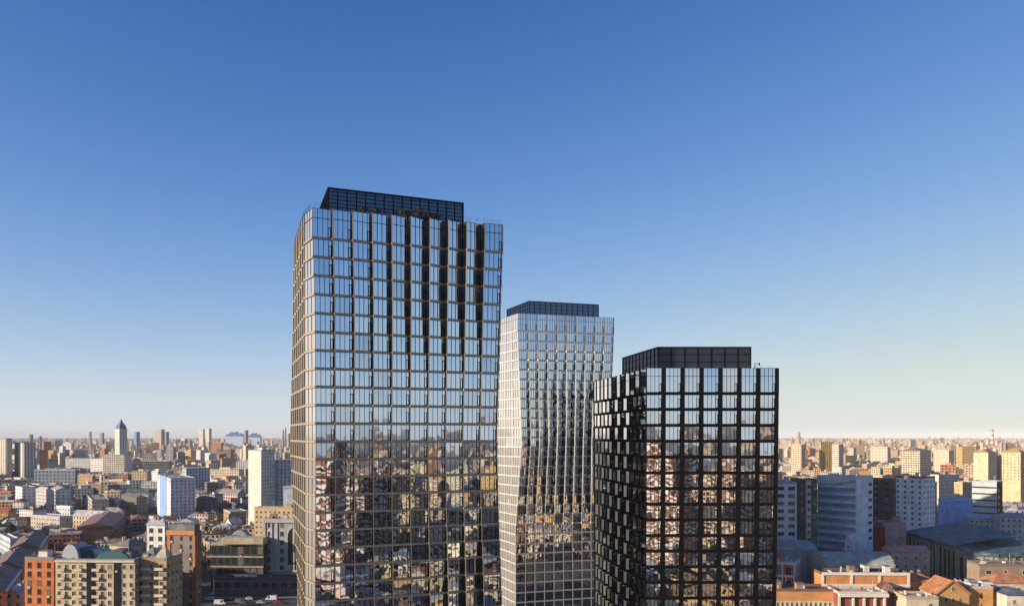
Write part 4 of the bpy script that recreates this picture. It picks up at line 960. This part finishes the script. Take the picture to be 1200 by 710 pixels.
for ring in range(14500):
    a = fr3.uniform(R(-48), R(48)); d_ = 1010 + 9500 * fr3.random() ** 1.9
    if ring >= 12000: d_ = fr3.uniform(1000, 2600)
    elif ring >= 7000: d_ = fr3.uniform(3500, 12500)
    if ring >= 7000: a = fr3.choice((fr3.uniform(R(-34), R(-13)), fr3.uniform(R(16), R(34))))
    x, y = d_ * math.tan(a) if abs(a) < R(40) else d_ * math.sin(a), d_
    px = PX(x, y)
    if 365 < px < 900 and fr3.random() < .6: continue
    h = fr3.choice([5, 6, 8, 9, 10, 12, 14, 16, 20, 24]) + (fr3.uniform(0, 40) if fr3.random() < .05 + d_ / 60000 else 0)
    w = fr3.choice([10, 13, 16, 20, 28, 45]); dd = fr3.uniform(9, 18)
    if any((x - a_) ** 2 + (y - c_) ** 2 < (w * .5 + q_ * .8) ** 2 for a_, c_, q_ in FOOT): continue
    p0, p1_ = PX(x - w / 2, y), PX(x + w / 2, y)
    while h > 5 and occludes(p0, p1_, PY(h + 1, y), y): h -= 2
    if h < 4: continue
    far_block(x, y, w, dd, h, fr3.uniform(-.8, .8), px > 900)
tag(far.build('far_city', 'farwall'), 'mass of small distant city blocks stretching to the horizon', 'city', kind='stuff')
def banded(x, y, w, dd, h, rz, wc, bc):
    e = empty('apartment_tower', (x, y, 0), rz); tag(e, 'tall banded balcony tower behind the viewpoint mirrored in the glass', 'apartment tower', 'balcony towers behind the viewpoint')
    fp = [(-w / 2, -dd / 2), (w / 2, -dd / 2), (w / 2, dd / 2), (-w / 2, dd / 2)]
    b = MB(); b.prism(fp, 0, h, 0, None, uvs=(3.4, 3.2)); b.build('wall', 'facade', e, color=wc); flat_roof(e, fp, h, GMET, bc, fr3, 3)
    for f in range(int(h / 3.2)):
        b = MB(); z = f * 3.2
        for i in range(4):
            a, c = fp[i], fp[(i + 1) % 4]; u = unit(vsub(c, a)); L = math.hypot(*vsub(c, a)); n = (u[1], -u[0])
            for t in range(max(1, int(L / 9))): b.wall(along(a, u, t * 9 + 1), along(a, u, min(L, t * 9 + 7.5)), z, z + 1.15, n, 0, 1.3)
        b.build('balcony', 'trim', e, color=bc)
banded(92, -72, 13, 52, 71, -.35, (.34, .13, .08), (.74, .68, .60)); banded(134, -92, 13, 56, 64, -.45, (.42, .20, .12), (.74, .68, .60))
banded(182, -120, 13, 50, 58, -.35, (.55, .38, .20), (.66, .56, .42)); banded(60, -150, 13, 56, 60, -.2, (.50, .42, .32), (.70, .66, .6)); banded(225, -150, 13, 50, 50, -.35, (.46, .26, .15), (.7, .62, .5))
far = MB()
for ring in range(2300):                       # the city at the photographer's back, seen mirrored in the glass
    a = fr3.uniform(R(-100), R(138)); d_ = 45 + 3200 * fr3.random() ** 1.7; x, y = d_ * math.sin(a), -d_ * math.cos(a)
    h = fr3.choice([9, 12, 15, 18, 22, 27, 30, 36])
    if d_ < 260: h *= .5
    elif fr3.random() < .06: h += 30
    if y > -30 and (abs(x) < .72 * y + 45 or d_ > 900): continue
    far_block(x, y, fr3.uniform(10, 18), fr3.uniform(14, 50), h, fr3.gauss(-.25, .3), True)
tag(far.build('city_behind', 'farwall'), 'city blocks behind the viewpoint seen only mirrored in glass', 'city', kind='stuff')

# ------------------------------------------------------------------ trees
def make_tree(seed, evergreen=False):
    r = random.Random(seed); t, c = MB(), MB(); H = 9
    def limb(p, q, r0, r1, b):
        d_ = (Vector(q) - Vector(p)); s = d_.cross(Vector((.3, .9, .1))).normalized(); k = d_.cross(s).normalized(); K = 5
        for i in range(K):
            a, e = 2 * math.pi * i / K, 2 * math.pi * (i + 1) / K
            f = lambda o, rad, g: tuple(Vector(o) + s * rad * math.cos(g) + k * rad * math.sin(g))
            b.face([f(p, r0, a), f(p, r0, e), f(q, r1, e), f(q, r1, a)])
    limb((0, 0, 0), (.1, 0, H * .45), .28, .18, t)
    tips = []
    for i in range(9):
        a = r.uniform(0, 6.28); z = H * r.uniform(.3, .5); L = r.uniform(2, 3.6); q = (math.cos(a) * L, math.sin(a) * L, z + r.uniform(1.6, 4.2))
        limb((.05, 0, z), q, .12, .05, t); tips.append(((.05, 0, z), q))
    limb((.1, 0, H * .45), (.2, .1, H * .92), .18, .05, t); tips.append(((.1, 0, H * .45), (.2, .1, H * .95)))
    if evergreen:
        for i in range(900):
            z = r.uniform(.12, 1) * H * 1.1; rad = (1 - z / (H * 1.12)) * 2.7 + .2; a = r.uniform(0, 6.28); q = rad * r.uniform(.3, 1) ** .5
            x, y = q * math.cos(a), q * math.sin(a); s = r.uniform(.2, .5); v = Vector((math.cos(a) * s, math.sin(a) * s, -s * .5))
            c.face([(x, y, z), (x + v.x + v.y * .4, y + v.y - v.x * .4, z + v.z), (x + v.x - v.y * .4, y + v.y + v.x * .4, z + v.z)])
    else:
        for i in range(620):
            p, q = r.choice(tips); f = r.uniform(.35, 1.0); o = Vector(p).lerp(Vector(q), f)
            d_ = Vector((r.gauss(0, 1), r.gauss(0, 1), r.gauss(.5, .8))).normalized() * r.uniform(.8, 1.9); s = Vector((r.gauss(0, 1), r.gauss(0, 1), r.gauss(0, 1))).normalized() * r.uniform(.04, .10)
            e = o + d_; c.face([tuple(o - s), tuple(o + s), tuple(e + s * .4), tuple(e - s * .4)])
    e = empty('conifer_tree' if evergreen else 'bare_tree', (0, 0, 0))
    t.build('trunk', 'bark', e); c.build('crown', 'evergreen' if evergreen else 'twig', e)
    return e
protos = [make_tree(1), make_tree(2), make_tree(3), make_tree(4, True)]; used = [False] * 4
tr = random.Random(5)
CL = [  # pixel span, depth span, count, label, evergreen share
    (0, 40, 560, 680, 16, 'bare brown tree in the dark grove below the ribbed towers', 0),
    (40, 175, 500, 660, 34, 'bare brown tree among the yards behind the green roofs', .06),
    (200, 300, 480, 640, 26, 'bare brown tree behind the black office block', .05),
    (250, 345, 570, 690, 16, 'bare brown tree around the foot of the white slab tower', .05),
    (90, 200, 700, 900, 22, 'bare brown tree on the slope below the spire tower', 0),
    (5, 60, 440, 520, 8, 'bare tree beside the brown roofed wing', .1),
    (1060, 1200, 600, 760, 22, 'bare brown tree in the sun between the cream blocks', .05),
    (1120, 1200, 455, 540, 12, 'bare tree in shade behind the dark green hall', .1),
    (960, 1100, 700, 900, 18, 'bare brown tree on the sunny plain beyond the blue glass office', .05),
    (1045, 1160, 380, 398, 8, 'bare tree in shade before the dark green hall', .2)]
for x0, x1, d0, d1, n, lb, ev in CL:
    k = tries = 0
    while k < n and tries < 600:
        tries += 1; D = tr.uniform(d0, d1); x = X(tr.uniform(x0, x1), D)
        if any((x - a) ** 2 + (D - c) ** 2 < (q * .8) ** 2 for a, c, q in FOOT): continue
        i = 3 if tr.random() < ev else tr.randrange(3)
        o = copy_tree(protos[i]) if used[i] else protos[i]; used[i] = True
        o.location = (x, D, 0); o.rotation_euler = (0, 0, tr.uniform(0, 6.28)); s = tr.uniform(.9, 1.7); o.scale = (s, s, s * tr.uniform(.85, 1.1))
        tag(o, lb.replace('bare brown tree', 'dark evergreen tree').replace('bare tree', 'dark evergreen tree') if i == 3 else lb, 'tree', 'trees ' + lb.split('tree ')[1]); k += 1
for i in range(4):
    if not used[i]:
        for ch in list(protos[i].children): bpy.data.objects.remove(ch)
        bpy.data.objects.remove(protos[i])

# groves of bare trees that read as brown masses between the blocks
gv = MB(); gr_ = random.Random(21); cents = [(gr_.uniform(-15, 1215), 470 + 2100 * gr_.random() ** 1.5) for _ in range(230)]
cents += [(gr_.uniform(0, 180), gr_.uniform(520, 1000)) for _ in range(40)]
for px, D0 in cents:
    if 352 < px < 905: continue
    for _ in range(int(gr_.uniform(4, 14))):
        x, y = X(px, D0) + gr_.gauss(0, 16), D0 + gr_.gauss(0, 12)
        if any((x - a) ** 2 + (y - c) ** 2 < (q * .85) ** 2 for a, c, q in FOOT): continue
        H = gr_.uniform(6, 12); gv.face([(x - .2, y, 0), (x + .2, y, 0), (x, y, H * .8)])
        for _ in range(46):
            o = Vector((x + gr_.gauss(0, 1.7), y + gr_.gauss(0, 1.7), H * gr_.uniform(.3, .85))); d_ = Vector((gr_.gauss(0, 1), gr_.gauss(0, 1), gr_.gauss(.7, .8))).normalized() * gr_.uniform(1, 2.2)
            s_ = Vector((gr_.gauss(0, 1), gr_.gauss(0, 1), gr_.gauss(0, 1))).normalized() * gr_.uniform(.07, .18); gv.face([tuple(o - s_), tuple(o + s_), tuple(o + d_)])
tag(gv.build('bare_groves', 'twig'), 'masses of bare brown trees between the distant blocks', 'trees', kind='stuff')

# ------------------------------------------------------------------ street at lower left with vans and cars
def strip(name, pts, z, m): return sheet(name, pts, z, m)
strip('road', [(X(170, 416), 398), (X(420, 416), 398), (X(420, 416), 416), (X(170, 416), 416)], .008, 'asphalt')
kb = MB(); kb.box(X(170, 416), X(420, 416), 416.2, 419.5, 0, .13); o = kb.build('pavement', 'deck'); o['kind'] = 'structure'
for i in range(14):
    x = X(180, 407) + i * 6; mk = MB(); mk.face([(x, 406.9, .013), (x + 2.5, 406.9, .013), (x + 2.5, 407.1, .013), (x, 407.1, .013)]); o = mk.build('road_marking', 'paint'); o['kind'] = 'structure'
def make_car(van):
    e = empty('delivery_van' if van else 'parked_car', (0, 0, 0)); L, w, h = (5.4, 2, 2.3) if van else (4.4, 1.8, 1.45)
    prof = [(-L / 2, .3), (L / 2, .3), (L / 2, .95), (L / 2 - .5, 1.05), (L / 2 - 1.3, h * .98), (-L / 2 + .15, h), (-L / 2, 1.0)] if van else [(-L / 2, .3), (L / 2, .3), (L / 2, .7), (L / 2 - 1.1, .9), (L / 2 - 1.8, h), (-L / 2 + 1.0, h), (-L / 2 + .2, .95), (-L / 2, .9)]
    b = MB(); n = len(prof)
    b.face([(p[0], -w / 2, p[1]) for p in prof]); b.face([(p[0], w / 2, p[1]) for p in reversed(prof)])
    for p, q in zip(prof, prof[1:] + prof[:1]): b.face([(p[0], -w / 2, p[1]), (p[0], w / 2, p[1]), (q[0], w / 2, q[1]), (q[0], -w / 2, q[1])])
    b.build('body', 'carpaint', e)
    for s in (-1, 1):
        g = MB(); x0, x1 = (L / 2 - 2.3, L / 2 - 1.25) if van else (-L / 2 + 1.0, L / 2 - 1.9); y = s * (w / 2 + .01)
        g.face([(x0, y, .95), (x1, y, .95), (x1 - .15, y, h - .15), (x0 + .1, y, h - .15)][::-s or 1]); g.build('side_window', 'winglass', e)
        for x in (-L / 2 + .9, L / 2 - .9):
            wl = MB(); K = 12; pts = [(x + .33 * math.cos(6.283 * i / K), .33 + .33 * math.sin(6.283 * i / K)) for i in range(K)]
            y0, y1 = s * (w / 2 - .2), s * (w / 2 + .02)
            wl.face([(p[0], y1, p[1]) for p in pts]); wl.face([(p[0], y0, p[1]) for p in pts])
            for p, q in zip(pts, pts[1:] + pts[:1]): wl.face([(p[0], y0, p[1]), (q[0], y0, q[1]), (q[0], y1, q[1]), (p[0], y1, p[1])])
            wl.build('wheel', 'rubber', e)
    ws = MB(); a, c = (prof[3], prof[4]); ws.face([(a[0] + .01, -w / 2 + .1, a[1] + .05), (a[0] + .01, w / 2 - .1, a[1] + .05), (c[0] + .02, w / 2 - .15, c[1] - .05), (c[0] + .02, -w / 2 + .15, c[1] - .05)]); ws.build('windscreen', 'winglass', e)
    return e
cars = [(258, 400.5, True, (.75, .75, .75), 'white van nearest the left end of the dark street'), (268, 410, False, (.05, .05, .06), 'black car following the white van on the dark street'),
        (282, 403, True, (.16, .17, .2), 'dark grey van in the middle of the dark street'), (291, 412, False, (.5, .5, .52), 'silver car in the far lane of the dark street'),
        (306, 403, False, (.42, .43, .45), 'silver car near the foot of the stone arch building'), (318, 411, True, (.74, .74, .74), 'white van closest to the tallest tower on the street'),
        (327, 403, False, (.3, .05, .04), 'dark red car near the tallest tower on the street'), (246, 411, False, (.6, .6, .6), 'pale car at the left end of the dark street')]
pv2 = {}
for px, D, van, col, lb in cars:
    if van not in pv2: o = pv2[van] = make_car(van)
    else: o = copy_tree(pv2[van])
    o.location = (X(px, D), D, .02); o.rotation_euler = (0, 0, 0 if D < 406 else math.pi); tag(o, lb, 'van' if van else 'car', 'vehicles on the dark street')
    for ch in o.children:
        if ch.name.startswith('body'): ch.color = (*col, 1)
